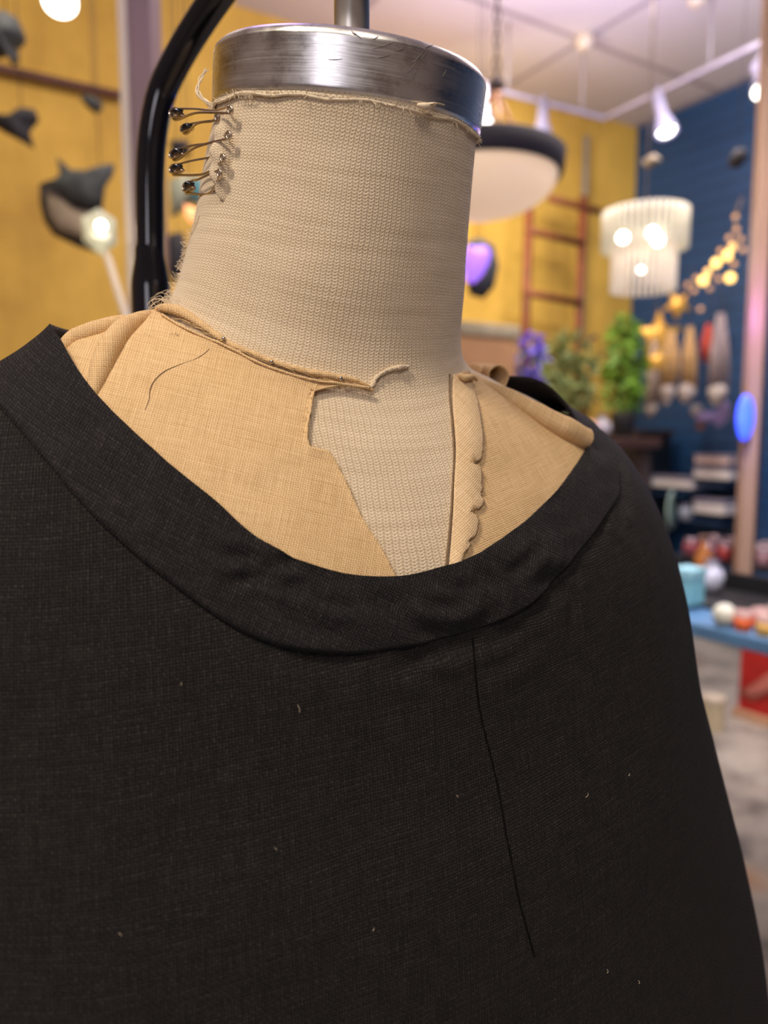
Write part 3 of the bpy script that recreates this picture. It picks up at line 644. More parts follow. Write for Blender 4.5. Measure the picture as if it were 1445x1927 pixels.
shelfbox(1322, 877, 1388, 905, wb, 'white box right under the pinkish one by the column'); shelfbox(1322, 936, 1378, 972, wb, 'single white box with an orange edge lower on the blue wall')
e = empty('small_jar', tuple(onBlue(1290, 972, .3))); tag(e, 'small grey jar left of the lower white box', 'jar'); q = onBlue(1290, 978, .3); lathe('body', [(0, 0), (.04, 0), (.045, .07), (.03, .085), (0, .085)], simple('grey_jar', (.3, .33, .42), .4), e, q, (0, 0, 1), 20); lathe('lid', [(0, .084), (.032, .084), (.032, .1), (0, .1)], M['white'], e, q, (0, 0, 1), 20)
sh = (onBlue(1240, 925, .12)+onBlue(1400, 925, .12))/2
for (x0, x1, y) in ((1236, 1322, 924), (1318, 1392, 907), (1296, 1384, 975)):
    p = onBlue(x0, y, .16); q = onBlue(x1, y, .16); q[2] = p[2] = (p[2]+q[2])/2; c = (p+q)/2
    tag(box('wall_shelf', tuple(c-UP*.012), (np.linalg.norm(q-p), .30, .02), simple('navy_shelf', (.01, .04, .12), .5), None, math.atan2(Vv[1], Vv[0]), .003), {924: 'thin navy shelf under the long flat white box', 907: 'thin navy shelf under the pair of white boxes', 975: 'thin navy shelf under the single lower white box'}[y], 'shelf', 'navy shelves on the blue wall')
c = onBlue(1258, 958, .35); tag(lathe('teal_plate', [(0, 0), (.06, .003), (.13, .02), (.135, .03), (.06, .012), (0, .01)], simple('pale_teal_glaze', (.45, .66, .64), .35), None, c, tuple(-U*.4+Vv*.9), 32), 'pale teal round plate standing beside the shoulder outline', 'plate')

# ---- blue counter with goods, coloured column on it
CT = .95
pF0, pF1 = atZ(1290, 1168, CT-.0), atZ(1445, 1205, CT-.0)
dirc = (pF1-pF0); dirc /= np.linalg.norm(dirc); back = np.array([-dirc[1], dirc[0], 0]); back *= (1 if back[0]*0+back[1] > 0 else -1)
e0 = pF0-dirc*.55; L = 2.0; cc = e0+dirc*L/2+back*.32; ra = math.atan2(dirc[1], dirc[0])
e = empty('counter', (cc[0], cc[1], 0)); tag(e, 'light blue topped counter on the right beyond the shoulder', 'counter')
box('counter_top', (cc[0], cc[1], CT-.0175), (L, .64, .035), simple('sky_blue_paint', (.085, .20, .38), .45), e, ra, .006)
for s1 in (.04, L-.04):
    q = e0+dirc*s1+back*.5; box('leg', (q[0], q[1], (CT-.035)/2), (.05, .05, CT-.035), M['rope'], e, ra)
def onC(px, py):
    p = atZ(px, py, CT); return np.array([p[0], p[1], CT])
blk = simple('black_box_card', (.006, .006, .008), .5)
p = onC(1345, 1128); e = empty('black_tray', tuple(p)); tag(e, 'black tray at the back of the blue counter', 'tray')
q0 = p+back*.01; box('tray_floor', tuple(q0+UP*.006), (.42, .26, .01), blk, e, ra, .002); box('back_panel', tuple(q0+back*.1+UP*.03), (.42, .012, .06), blk, e, ra, .002)
for s1 in (-1, 1): box('side_panel', tuple(q0+dirc*.205*s1+UP*.035), (.012, .2, .07), blk, e, ra, .002)
p = onC(1293, 1143)+UP*.0115; e = empty('aqua_gift_box', tuple(p)); tag(e, 'aqua blue carton half hidden by the shoulder on the counter', 'box'); aq = simple('aqua_card', (.20, .48, .60), .5)
box('body', tuple(p+UP*.035), (.055, .06, .07), aq, e, ra, .002); box('lid', tuple(p+UP*.08), (.06, .065, .024), simple('pale_aqua_card', (.28, .55, .66), .5), e, ra, .002)
p = onC(1337, 1122)+UP*.0115; e = empty('porcelain_vase', tuple(p)); tag(e, 'small white and blue rounded vase right of the aqua carton', 'vase')
lathe('body', [(0, 0), (.014, 0), (.030, .022), (.034, .045), (.026, .066), (.014, .076), (.018, .086)], simple('blue_white_glaze', (.50, .52, .66), .25, 0, .35, 60), e, p, (0, 0, 1), 24); lathe('lip', [(.018, .085), (.021, .088), (.017, .09)], M['white'], e, p, (0, 0, 1), 24)
p = onC(1362, 1178); tag(ball('white_orb', p+UP*.0265, .0265, simple('chalk_white', (.62, .64, .56), .6), None, 24), 'matt white ball on the front of the blue counter', 'ball')
def cup(name, p, r, h, mt, label, grp, cat):
    e = empty(name, tuple(p)); tag(e, label, cat, grp)
    lathe('glass_rim', [(r*.96, h*.68), (r, h), (r*.92, h), (r*.90, h*.69)], M['clear'], e, p, (0, 0, 1), 16); lathe('wax', [(0, 0), (r*.85, 0), (r*.96, h*.69), (0, h*.70)], mt, e, p, (0, 0, 1), 16); return e
M['clear'] = simple('clear_glass', (.62, .42, .42), .08, 0, .1, 30, .5, trans=.2)
reds = [simple('orange_wax', (.75, .13, .03), .5), simple('red_wax', (.55, .04, .03), .5), simple('yellow_wax', (.70, .42, .12), .5)]
WH3 = [('front', 0, 0, 'nearest the white ball'), ('front', 1, 2, 'second from the white ball'), ('front', 2, 0, 'third from the white ball'), ('middle', 0, 1, 'nearest the white ball'), ('middle', 1, 0, 'second from the white ball'), ('middle', 2, 2, 'third from the white ball'), ('back', 0, 0, 'nearest the pale column'), ('back', 1, 1, 'second from the pale column')]
for rw, i, mi, wh_ in WH3:
    j = ('front', 'middle', 'back').index(rw); p = onC(1397, 1186)+dirc*(.052*i+.010*j)+back*(.055*j); p[2] = CT
    cup('candle_cup', p, .021, .045, reds[mi], '%s candle cup in the %s row, %s' % (('orange', 'red', 'yellow')[mi], rw, wh_), 'candle cups on the counter', 'candle')
dk = [simple('plum_jam', (.16, .03, .04), .4), simple('wine_jam', (.22, .02, .02), .4), simple('mauve_jam', (.20, .10, .12), .4)]
# riser with jars, behind the tray
p = onC(1330, 1118)+back*.28; e = empty('jar_riser', tuple(p)); tag(e, 'black riser shelf holding small dark jars behind the tray', 'riser')
box('top', tuple(p+UP*.055), (.48, .19, .012), blk, e, ra, .002)
for s1 in (-1, 1): box('side', tuple(p+dirc*.23*s1+UP*.025), (.012, .19, .05), blk, e, ra)
for j in range(3):
    for i in range(8):
        q = p+dirc*(-.20+.058*i)+back*(-.065+.062*j)+UP*.0612; c_ = (i*2+j) % 3
        e = empty('jam_jar', tuple(q)); tag(e, '%s jar, %s from the left in the %s row on the black riser' % (('plum', 'wine red', 'mauve')[c_], ('first', 'second', 'third', 'fourth', 'fifth', 'sixth', 'seventh', 'eighth')[i], ('front', 'middle', 'back')[j]), 'jar', 'small jars on the black riser')
        lathe('body', [(0, 0), (.021, 0), (.024, .012), (.024, .036), (.018, .044), (0, .044)], dk[c_], e, q, (0, 0, 1), 14); lathe('lid', [(0, .043), (.019, .043), (.019, .054), (0, .055)], simple('jar_lid', (.26, .19, .21), .3, .6) if (i+j) == 0 else bpy.data.materials['jar_lid'], e, q, (0, 0, 1), 14)
p = onC(1262, 1110)+back*.15; e = empty('amber_bottle', tuple(p)); tag(e, 'amber brown bottle beside the shoulder outline at the counter', 'bottle')
lathe('body', [(0, 0), (.024, 0), (.026, .01), (.026, .085), (.010, .11), (.010, .13), (0, .13)], simple('amber_glass', (.30, .11, .03), .2), e, p, (0, 0, 1), 20); lathe('cap', [(0, .128), (.012, .128), (.012, .145), (0, .145)], simple('cap_brown', (.1, .04, .02), .5), e, p, (0, 0, 1), 16)

cb = atZ(1393, 1112, CT); tpx = atY(1424, 300, cb[1])
M['post'] = simple('pale_wood_post', (.33, .205, .15), .45, 0, .05, 8)
struct(box('column_wood', (cb[0]+.002, cb[1], (CT+CEIL)/2), (.038, .036, CEIL-CT), M['post'], bev=.003), 'narrow pale column lit pink, violet and blue, standing on the counter')
struct(box('trim_2', (cb[0]+.027, cb[1]+.01, (CT+CEIL)/2), (.014, .036, CEIL-CT-.002), simple('dark_edge', (.035, .016, .012), .5), bev=.002), 'dark edge strip of the pale column')
q = atY(1400, 786, cb[1]-.12); point_light('blue_led', tuple(q+np.array([0, -.02, 0])), 1.1, (.05, .12, 1.0), .01)
q = atY(1408, 585, cb[1]-.09); point_light('pink_violet_led', tuple(q), 1.3, (.50, .20, 1.0), .02)
e = empty('led_lamp', tuple(atY(1385, 782, cb[1]-.04))); tag(e, 'small glowing blue lamp clipped on the pale column', 'lamp')
ball('lens', atY(1402, 786, cb[1]-.05), .024, glow('blue_glow', (.05, .11, 1.0), 1.3), e, 20, (1.0, .5, 2.6)); box('clip', tuple(atY(1390, 782, cb[1]-.03)), (.03, .02, .03), M['darkgrey'], e)

# ---- red box and white tin on the floor
p = atZ(1392, 1350, .0); p2 = np.array([p[0], p[1], 0]); sx_ = np.linalg.norm(p-CAM)/F
e = empty('red_crate', tuple(p2+dirc*.25+back*.2)); tag(e, 'red carton with a pale swoosh standing on the floor under the counter', 'box')
c = p2+dirc*.33+back*.22; box('body', tuple(c+UP*.26), (.70, .42, .44), simple('red_card', (.40, .012, .010), .5), e, ra, .006); box('pallet', tuple(c+UP*.02), (.74, .46, .04), simple('pale_wood', (.45, .26, .16), .6), e, ra, .003)
fr = c-back*.216-dirc*.15; P = [fr+dirc*x_+UP*z_ for x_, z_ in ((-.20, .12), (-.05, .26), (.12, .33), (.30, .36), (.30, .30), (.14, .27), (-.02, .20), (-.12, .10))]
slab('swoosh', P, tuple(-back), .004, simple('pale_red', (.52, .16, .13), .5), e, 0)
P = [fr+dirc*x_+UP*z_ for x_, z_ in ((-.10, .42), (.00, .45), (.30, .46), (.30, .40), (.05, .39))]
slab('label_panel', P, tuple(-back), .004, simple('dull_red', (.30, .07, .07), .5), e, 0)
p = atZ(1340, 1372, 0); e = empty('cream_tin', (p[0], p[1], 0)); tag(e, 'cream cylindrical tin on the floor left of the red carton', 'tin'); p[2] = 0
lathe('body', [(0, 0), (.05, 0), (.05, .14), (0, .14)], simple('cream_tin_paint', (.62, .54, .36), .5), e, p, (0, 0, 1), 24, False); lathe('lid', [(0, .139), (.053, .139), (.053, .16), (0, .162)], M['cream'], e, p, (0, 0, 1), 24, False)

# ================================================================== dress form
form = empty('dress_form', (O[0], O[1], 0)); tag(form, 'padded dress form with cream knit neck and aluminium neck cap hanging from a black stand', 'dress form')
ph = np.linspace(-math.pi, math.pi, 400, endpoint=False); ss = np.linspace(0, 12, 460); PH, S_ = np.meshgrid(ph, ss, indexing='ij')
Pb, Nb = offs(R, PH, S_, np.zeros(PH.shape))
# soft unevenness of the padding
nz = np.array([noise.noise(Vector(p)*22)+.5*noise.noise(Vector(p)*60) for p in Pb.reshape(-1, 3)]).reshape(PH.shape); Pb = Pb+Nb*(nz*.0006)[..., None]
vv = np.cumsum(np.r_[0, np.linalg.norm(np.diff(Pb[200], axis=0), axis=1)])
reff = np.interp(ss, [0, 3, 3.6, 4.5, 6, 12], [.066, .068, .074, .098, .125, .13])[None, :]; wx = np.clip((np.abs(PH)-1.2)/.8, 0, 1); reff = reff*(1-wx)+.066*wx
uvb = np.stack([PH*reff, np.broadcast_to(-vv[None, :], PH.shape)], -1).reshape(-1, 2)
# the wrap-around seam of the texture is at the back
Vb = Pb.reshape(-1, 3); Fb = gridfaces(400, 460, True)
me = bpy.data.meshes.new('torso'); me.from_pydata(Vb.tolist(), [], Fb); me.update(); me.polygons.foreach_set('use_smooth', [True]*len(me.polygons))
l = me.uv_layers.new(name='UVMap'); idx = np.empty(len(me.loops), int); me.loops.foreach_get('vertex_index', idx); l.data.foreach_set('uv', uvb[idx].ravel())
torso = link('torso', me, M['knit'], form); torso['label'] = 'cream ribbed knit cover over neck and chest'

# neck cap
axn = np.array([.1022, -.2002, 1.]); axn /= np.linalg.norm(axn); cc0 = O+capC
rc = .0596; hc = .0218
prof = [(0, -.004), (rc-.004, -.004), (rc-.002, -.0015), (rc, .0)]+[(rc+.00006*(1 if k % 2 else -1), .0008+(hc-.0045)*k/24) for k in range(25)]+[(rc-.0006, hc-.0022), (rc-.0022, hc-.0006), (rc-.005, hc), (.01, hc+.0008), (0, hc+.0008)]
q = Vector((0, 0, 1)).rotation_difference(Vector(axn))
capo = lathe('neck_cap', prof, M['alu'], None, (0, 0, 0), (0, 0, 1), 160); capo.rotation_mode = 'QUATERNION'; capo.rotation_quaternion = q; capo.location = cc0
capo.parent = form; capo.matrix_parent_inverse = form.matrix_world.inverted(); capo['label'] = 'brushed aluminium neck cap with scratches'
bpy.context.view_layer.update()
def on_cap(px, py):                       # point on the cap's side
    r = ray(px, py); r = r/np.linalg.norm(r); o = CAM-cc0; d_ = r-axn*(r@axn); oo = o-axn*(o@axn); A = d_@d_; B = 2*d_@oo; C_ = oo@oo-rc**2
    D = B*B-4*A*C_; t = (-B-math.sqrt(max(D, 0)))/(2*A); return CAM+r*t
V = []; Fc = []
for (x0, y0, x1, y1) in ((661, 58, 672, 66), (668, 62, 682, 74), (700, 92, 742, 80), (765, 140, 790, 108), (772, 122, 800, 96), (748, 96, 762, 92), (790, 112, 806, 98), (712, 108, 735, 104), (800, 90, 815, 84), (700, 75, 712, 68), (775, 150, 786, 128), (830, 148, 842, 128), (618, 112, 645, 111)):
    a = on_cap(x0, y0); b_ = on_cap(x1, y1); tube_geo(smooth_path([a, on_cap((x0+x1)/2, (y0+y1)/2+1), b_], 6), [.00008, .00014, .00018, .00016, .00012, .00006], 5, V, Fc)
mesh('scratches', V, Fc, simple('scratch_grey', (.10, .09, .08), .3, 1.0), form)
rtop = cc0+axn*hc; rz = atY(585, -215, .415)[2]+.022
tube('hanging_rod', [rtop-axn*.002, rtop+UP*.05, (rtop[0], rtop[1], rz)], .0078, M['steel'], form, 24)
lathe('rod_collar', [(.0078, 0), (.0092, .0), (.0092, .002), (.0078, .003)], M['steel'], form, rtop-UP*.0005)
# stand arm
arm = [atY(285, 560, .53), atY(284, 480, .53), atY(283, 400, .53), atY(283, 330, .53), atY(288, 255, .53), atY(303, 180, .528), atY(330, 120, .522), atY(368, 55, .512), atY(430, -35, .49), atY(510, -135, .456), atY(585, -215, .415)]
E3 = np.array([rtop[0], rtop[1], rz]); arm += [(arm[-1]+E3)/2+UP*.006, E3]
tube('stand_arm', arm, .0096, M['gloss_black'], form, 28, 90)
a0 = atY(285, 560, .53)
prof = [(.0096, .026), (.0100, .024), (.0104, .018), (.0130, .003), (.0134, -.002), (.0134, -.25), (.0134, -.9)]
lathe('arm_socket', [(r_, z_+a0[2]+.008) for r_, z_ in prof]+[(.0134, .03)], M['gloss_black'], form, (a0[0], a0[1], 0), (0, 0, 1), 32)
lathe('stand_base', [(0, 0), (.21, 0), (.215, .006), (.20, .016), (.04, .032), (.02, .05), (0, .05)], M['gloss_black'], form, (a0[0], a0[1], 0))

# ---- patches laid on the form
def patch(name, A, B, nu, nv, off, m, parent, jag=0.0, edge=None, thick=.0006, uvrot=0.0, waver=0.0004, skin=BODY, base=None):
    """sheet between two outlines, laid on the form; off: distance or function(u,v)"""
    A = smooth_path([(x, y, 0) for x, y in A], nu)[:, :2]; B = smooth_path([(x, y, 0) for x, y in B], nu)[:, :2]
    if jag: A = A+(1 if name != 'linen_yoke' else np.clip((np.arange(nu)/nu-.5)*12, .25, 1)[:, None])*np.array([[noise.noise(Vector((i*.35, 3.1, 0)))*jag+random.uniform(-.5, .5)*jag*.6, noise.noise(Vector((i*.35, 9.1, 0)))*jag] for i in range(nu)])
    V = []; UVs = []; c, s_ = math.cos(uvrot), math.sin(uvrot); A0 = A if base is None else smooth_path([(x, y, 0) for x, y in base], nu)[:, :2]
    for i in range(nu):
        for j in range(nv):
            t = j/(nv-1); x, y = (A0[i]+(A[i]-A0[i])*(1-t)**2)*(1-t)+B[i]*t; p, n, pr = skin.hit(x, y)
            o = off(i/(nu-1), t) if callable(off) else off
            p = p+n*(o+waver*noise.noise(Vector(p)*70)); V.append(p); a_, b2 = p@np.array([.93, .36, 0]), p[2]*1.15; UVs.append((a_*c-b2*s_, a_*s_+b2*c))
    o = mesh(name, V, gridfaces(nu, nv), m, parent, UVs); solid(o, thick, 0); return o
def ridge(name, pts, rad, m, parent, lift=.6, n=60, sides=10, wob=0.0, skin=BODY, off=0.0):
    """a roll of cloth or thread lying on the form"""
    P = smooth_path([(x, y, 0) for x, y in pts], n)[:, :2]; rad = np.interp(np.linspace(0, 1, n), np.linspace(0, 1, len(rad)), rad) if not np.isscalar(rad) else np.full(n, rad)
    Q = []
    for k, (x, y) in enumerate(P):
        p, nn, _ = skin.hit(x, y); Q.append(p+nn*(rad[k]*lift+off+wob*noise.noise(Vector((k*.4, 1.7, x*.01)))))
    Q = np.array(Q)
    for _ in range(2): Q[1:-1] = (Q[:-2]+2*Q[1:-1]+Q[2:])/4
    V, Fc = tube_geo(Q, rad, sides); V = np.array(V); a_ = V@np.array([.93, .36, 0]); uv = np.stack([a_, V[:, 2]*1.15], -1)
    return mesh(name, V, Fc, m, parent, uv), Q
def hairs(name, paths, m, parent, rad=.00009):
    V = []; Fc = []
    for P in paths: tube_geo(P, np.linspace(rad, rad*.5, len(P)), 4, V, Fc, False)
    return mesh(name, V, Fc, m, parent)
def fray(pts, n, ln, dirpx, spread=.9, skin=BODY, off=.002, curl=.4):
    """short loose fibres sticking out along an edge"""
    P = smooth_path([(x, y, 0) for x, y in pts], n)[:, :2]; out = []
    for x, y in P:
        x += random.uniform(-2, 2); y += random.uniform(-2, 2); p, nn, _ = skin.hit(x, y); a = math.atan2(dirpx[1], dirpx[0])+random.gauss(0, spread); L = ln*random.uniform(.3, 1.2)
        d = np.array([math.cos(a), 0, -math.sin(a)])*L; p = p+nn*off; q = p+d*.5+nn*L*random.uniform(-.1, .5)+np.array([0, 0, L*random.gauss(0, curl)*.5]); e_ = p+d+nn*L*random.uniform(-.2, .5)+np.array([L*random.gauss(0, curl)*.4, 0, L*random.gauss(0, curl)*.5])
        out.append(smooth_path([p, q, e_], 5))
    return out

# left yoke of tan linen
A = [(95, 650), (130, 642), (215, 612), (285, 596), (322, 606), (345, 623), (385, 641), (415, 652), (450, 669), (490, 690), (530, 705), (565, 716), (596, 722), (591, 741), (584, 775), (577, 815), (580, 842), (596, 850), (614, 853), (628, 872), (640, 895), (655, 928), (682, 985), (712, 1032), (752, 1115)]
B = [(60, 700), (75, 715), (95, 740), (120, 765), (150, 800), (180, 830), (220, 870), (250, 895), (280, 920), (320, 955), (350, 980), (380, 1000), (410, 1025), (430, 1040), (450, 1050), (480, 1070), (510, 1085), (540, 1100), (560, 1110), (580, 1115), (600, 1120), (630, 1122), (660, 1124), (690, 1126), (715, 1128), (745, 1130)]
patch('linen_yoke', A, B, 260, 60, lambda u, t: .0018+.0008*max(0, 1-t*14), M['linen'], form, jag=1.6, uvrot=.30)['label'] = 'smooth tan linen shoulder piece with a ragged inner edge'
# tongue of linen past the jagged edge
patch('linen_tongue', [(560, 714), (600, 723), (640, 727), (668, 729), (697, 737)], [(585, 742), (612, 735), (640, 730), (668, 731), (698, 740)], 40, 6, lambda u, t: .0022, M['linen'], form, jag=.8, uvrot=.3)
# raised lip above the pinned seam
ridge('seam_lip', [(300, 590), (335, 591), (372, 608), (408, 634), (440, 655), (480, 671), (520, 687), (570, 701), (620, 711), (665, 718), (694, 731)], [.0018, .0024, .0016, .0013, .0012, .0012, .0012, .0013, .0014, .0012, .0006], M['linen'], form, 1.0, 120, 10, .0010, off=.0008)
ridge('seam_edge', [(312, 604), (345, 624), (385, 642), (415, 653), (450, 670), (490, 691), (530, 706), (565, 716), (600, 724), (640, 728), (690, 736)], .0006, M['linen'], form, 1.0, 100, 8, .0006, off=.0026)
ridge('linen_edge', [(698, 739), (668, 731), (640, 730), (612, 735), (590, 742)], .00045, M['lthread'], form, 1.0, 40, 8, .0003, off=.0024)
# folds at the left shoulder
ridge('shoulder_fold', [(305, 592), (275, 605), (238, 630), (212, 665), (193, 703), (180, 738), (164, 772)], [.0016, .0034, .0048, .0050, .0044, .0030, .0016], M['linen'], form, .55, 50, 18)
ridge('shoulder_fold', [(255, 606), (215, 622), (178, 636), (140, 650), (118, 668), (88, 690)], [.0020, .0036, .0042, .0040, .0026, .0014], M['linen'], form, .65, 40, 18)
# right shoulder linen
T = [(866, 700), (905, 715), (940, 737), (1000, 768), (1060, 795), (1125, 835), (1180, 880)]; Bt = [(848, 1115), (900, 1112), (960, 1082), (1020, 1022), (1080, 962), (1140, 902), (1182, 890)]
patch('linen_yoke', T, Bt, 90, 90, lambda u, t: .0016, M['linen'], form, uvrot=-.25)['label'] = 'smooth tan linen piece on the far shoulder'
# front strip with a notched raw edge
SL = [(846, 708), (846, 745), (850, 800), (853, 850), (851, 900), (849, 950), (846, 1000), (842, 1050), (838, 1100)]
SR = [(872, 704), (882, 738), (892, 775), (899, 815), (899, 850), (897, 868), (893, 873), (880, 877), (874, 881), (882, 884), (896, 887), (898, 920), (897, 940), (902, 948), (898, 958), (886, 962), (872, 966), (880, 970), (891, 982), (889, 1002), (884, 1012), (872, 1020), (876, 1030), (866, 1042), (861, 1058), (856, 1100)]
SR0 = [(872, 704), (882, 738), (892, 775), (898, 815), (899, 850), (898, 880), (897, 910), (898, 935), (899, 950), (897, 968), (892, 985), (886, 1008), (876, 1032), (864, 1058), (856, 1100)]
patch('front_strip', SR, SL, 200, 16, lambda u, t: .0018+.0020*math.sin(math.pi*min(1, t*.75+.25)), M['pale_linen'], form, jag=1.6, uvrot=.9, thick=.0008, base=SR0)['label'] = 'paler linen strip with notched raw edge down the front'
ridge('stitch_line', [(845, 705), (845, 745), (850, 800), (853, 850), (851, 900), (849, 950), (845, 1000), (840, 1050), (836, 1090)], .0005, M['brown_thread'], form, .6, 90, 6, .0001)
ridge('strip_fold', [(848, 712), (858, 722), (872, 720), (884, 727)], [.0008, .0016, .0014, .0006], M['linen'], form, .8, 24, 10, off=.004)
# curled edge on the far shoulder: an open curl of cloth
def curl(name, P, rads, a0, a1, m, parent, spiral=0.0, na=22, n=50):
    P = smooth_path(P, n); rads = np.interp(np.linspace(0, 1, n), np.linspace(0, 1, len(rads)), rads); T_ = np.gradient(P, axis=0); T_ /= np.linalg.norm(T_, axis=1, keepdims=True)
    V = []; UV_ = []
    for i in range(n):
        N_ = np.cross(T_[i], np.array([0, -1., .25])); N_ /= np.linalg.norm(N_); B_ = np.cross(T_[i], N_)
        for j in range(na):
            a = a0+(a1-a0)*j/(na-1); r_ = rads[i]*(1-spiral*j/(na-1))*(1+.10*noise.noise(Vector((i*.12, j*.2, 4)))); V.append(P[i]+r_*(N_*math.cos(a)+B_*math.sin(a))); UV_.append((i*.0012*n/50, a*rads[i]))
    o = mesh(name, V, gridfaces(n, na), m, parent, UV_); solid(o, .0007); return o
def lifted(x, y, d): p, nn, _ = BODY.hit(x, y); return p+nn*d
pp = [lifted(906, 722, .001), lifted(945, 747, .002), lifted(998, 786, .0035), lifted(1046, 816, .0045), lifted(1088, 838, .005)]
curl('shoulder_curl', pp, [.0012, .0034, .0052, .0058, .0056], -2.7, 1.9, M['linen'], form)['label'] = 'curled over linen edge along the far shoulder'
s0 = atY(890, 696, .445); s1 = atY(934, 709, .415)
curl('linen_roll', [s0, (s0+s1)/2+UP*.0005, s1], [.0060, .0076, .0100], -1.2, 7.2, M['linen'], form, .62, 60, 24)['label'] = 'small scroll of rolled linen behind the neck'

# frayed top edge of the knit, just under the cap
def under_cap(a, dz, r=rc-.0012):
    ex = np.cross(axn, FY); ex /= np.linalg.norm(ex); ey = np.cross(axn, ex); return cc0+ex*r*math.cos(a)+ey*r*math.sin(a)+axn*dz
V = []; UVs = []; nn_ = 420
for i in range(nn_):
    a = 2*math.pi*i/nn_; w = .0022+.0016*noise.noise(Vector((math.cos(a)*4, math.sin(a)*4, 2)))+.0006*noise.noise(Vector((math.cos(a)*30, math.sin(a)*30, 5)))
    for j in range(5):
        t = j/4; V.append(under_cap(a, -.0006-w*t, rc-.0036+.0028*math.sin(t*2.2))); UVs.append((a*.06, w*t))
o = mesh('frayed_edge', V, gridfaces(nn_, 5, True), M['knit'], form, UVs); solid(o, .0008)
Q = [under_cap(2*math.pi*i/300, -.0028-.0016*noise.noise(Vector((math.cos(2*math.pi*i/300)*4, math.sin(2*math.pi*i/300)*4, 2)))-.0003*noise.noise(Vector((i*.3, 0, 0))), rc-.0008) for i in range(301)]
tube('edge_roll', Q, .00062, M['thread'], form, 8)
paths = []
for k in range(240):
    a = random.uniform(0, 6.283); p = under_cap(a, -.0028, rc-.0006); d = under_cap(a+random.uniform(-.02, .02), -.0028+random.uniform(-.002, .0024), rc+random.uniform(0, .0015)); paths.append(smooth_path([p, (p+d)/2+UP*.0003, d], 4))
c1 = on_cap(402, 180); l0 = atY(392, 196, c1[1])
tails = []
for k in range(7):
    j = lambda s=.0006: rng.normal(size=3)*s
    tails.append(smooth_path([atY(398, 200, .350)+j(), atY(388, 192, .350)+j(), atY(374, 180, .351)+j(), atY(371, 163, .352)+j(), atY(378, 148, .353)+j(), atY(390, 132, .354)+j(.0008)], 18))
hairs('thread_tail', tails, M['thread'], form, .00042)
tu = [smooth_path([lifted(790, 203, .003), lifted(800+random.uniform(-6, 6), 198, .005), lifted(806+random.uniform(-8, 20), 190+random.uniform(-12, 12), .006)], 6) for _ in range(22)]
ml = []
for _ in range(18):
    x_ = random.uniform(438, 478); q_ = on_cap(x_, 181); q2 = on_cap(x_+random.uniform(-8, 10), 181+random.uniform(-13, -3)); ml.append(smooth_path([q_-UP*.001, (q_+q2)/2+np.array([0, -.0010, 0]), q2+np.array([0, -.0005, 0])], 5))
hairs('loose_fibres', paths+tu+ml, M['thread'], form, .00016)
ridge('thread_knot', [(778, 199), (790, 202), (802, 200), (812, 196)], [.0006, .0014, .0012, .0006], M['thread'], form, 1.2, 16, 8, off=.002)
# fibres along the raw edges
fr_ = fray([(583, 745), (578, 815), (581, 845), (612, 853), (640, 895), (660, 935)], 90, .0024, (-1, .2))
hairs('loose_fibres', fr_, M['lthread'], form, .00011)
fr_ = fray([(899, 815), (897, 868), (882, 880), (897, 892), (900, 950), (882, 968), (890, 985), (868, 1040), (860, 1060)], 110, .0030, (1, .1))
fr_ += fray([(884, 876), (878, 880)], 26, .0045, (-.5, -.2), .6, off=.0035)+fray([(886, 963), (878, 968)], 26, .0045, (-.6, -.2), .6, off=.0035)
hairs('loose_fibres', fray([(560, 714), (640, 728), (697, 738)], 50, .0018, (.2, 1)), M['lthread'], form, .00011)
hairs('loose_fibres', fr_, M['lthread'], form, .00011)
# fluff down the left of the neck and the tangle at its foot
fr2 = []
for t in np.linspace(0, 1, 110):
    x = np.interp(t, [0, .3, .6, 1], [374, 352, 334, 316]); y = 405+t*175; p, nn2, _ = BODY.hit(x+3, y); L = random.uniform(.001, .0035); d = np.array([-1, 0, random.uniform(-.8, .8)])*L; fr2.append(smooth_path([p, p+d*.5+UP*random.uniform(-.001, .001), p+d+UP*random.uniform(-.0015, .0015)], 5))
for k in range(26):
    p, nn2, _ = BODY.hit(random.uniform(306, 330), random.uniform(566, 596)); th = random.uniform(0, 6.28); r_ = random.uniform(.002, .006)
    fr2.append(smooth_path([p, p+np.array([math.cos(th)*r_, -.001, abs(math.sin(th))*r_]), p+np.array([math.cos(th+1)*r_*1.6, -.002, abs(math.sin(th+1))*r_*1.4]), p+np.array([math.cos(th+2.2)*r_*1.7, 0, math.sin(th+2)*r_])], 12))
hairs('neck_fibres', fr2, M['thread'], form, .00015)
ridge('knit_edge_curl', [(690, 733), (700, 727), (706, 712), (725, 699), (748, 692), (768, 690)], [.0006, .0011, .0008, .0009, .0012, .0006], M['knit'], form, .7, 40, 8, .0012)
# gathered flap of knit pinched by the safety pins
V = []; UVs = []
for i in range(60):
    y = 196+i*3.1; p, n2, _ = BODY.hit(442-16*(i/59)**2.5, y); wdt = .0098*max(0, math.sin(math.pi*i/59))**.5*(1+.05*math.sin(i*.5)+.15*noise.noise(Vector((i*.15, 0, 3))))
    for j in range(14):
        t = j/13; ev = max(0, math.sin(math.pi*i/59))**.7; V.append(p+np.array([-1, .30, 0])*wdt*t+n2*(-.0014+ev*(.0014*(1-(1-t)**3)+.0012*math.sin(math.pi*t)+.0005*math.sin(i*.42+t*2.5)*t))); UVs.append((t*.012, i*.0008))
fl = mesh('gathered_flap', V, gridfaces(60, 14), M['knit'], form, UVs); solid(fl, .0007)
fl['label'] = 'gathered flap of knit pinched by safety pins'
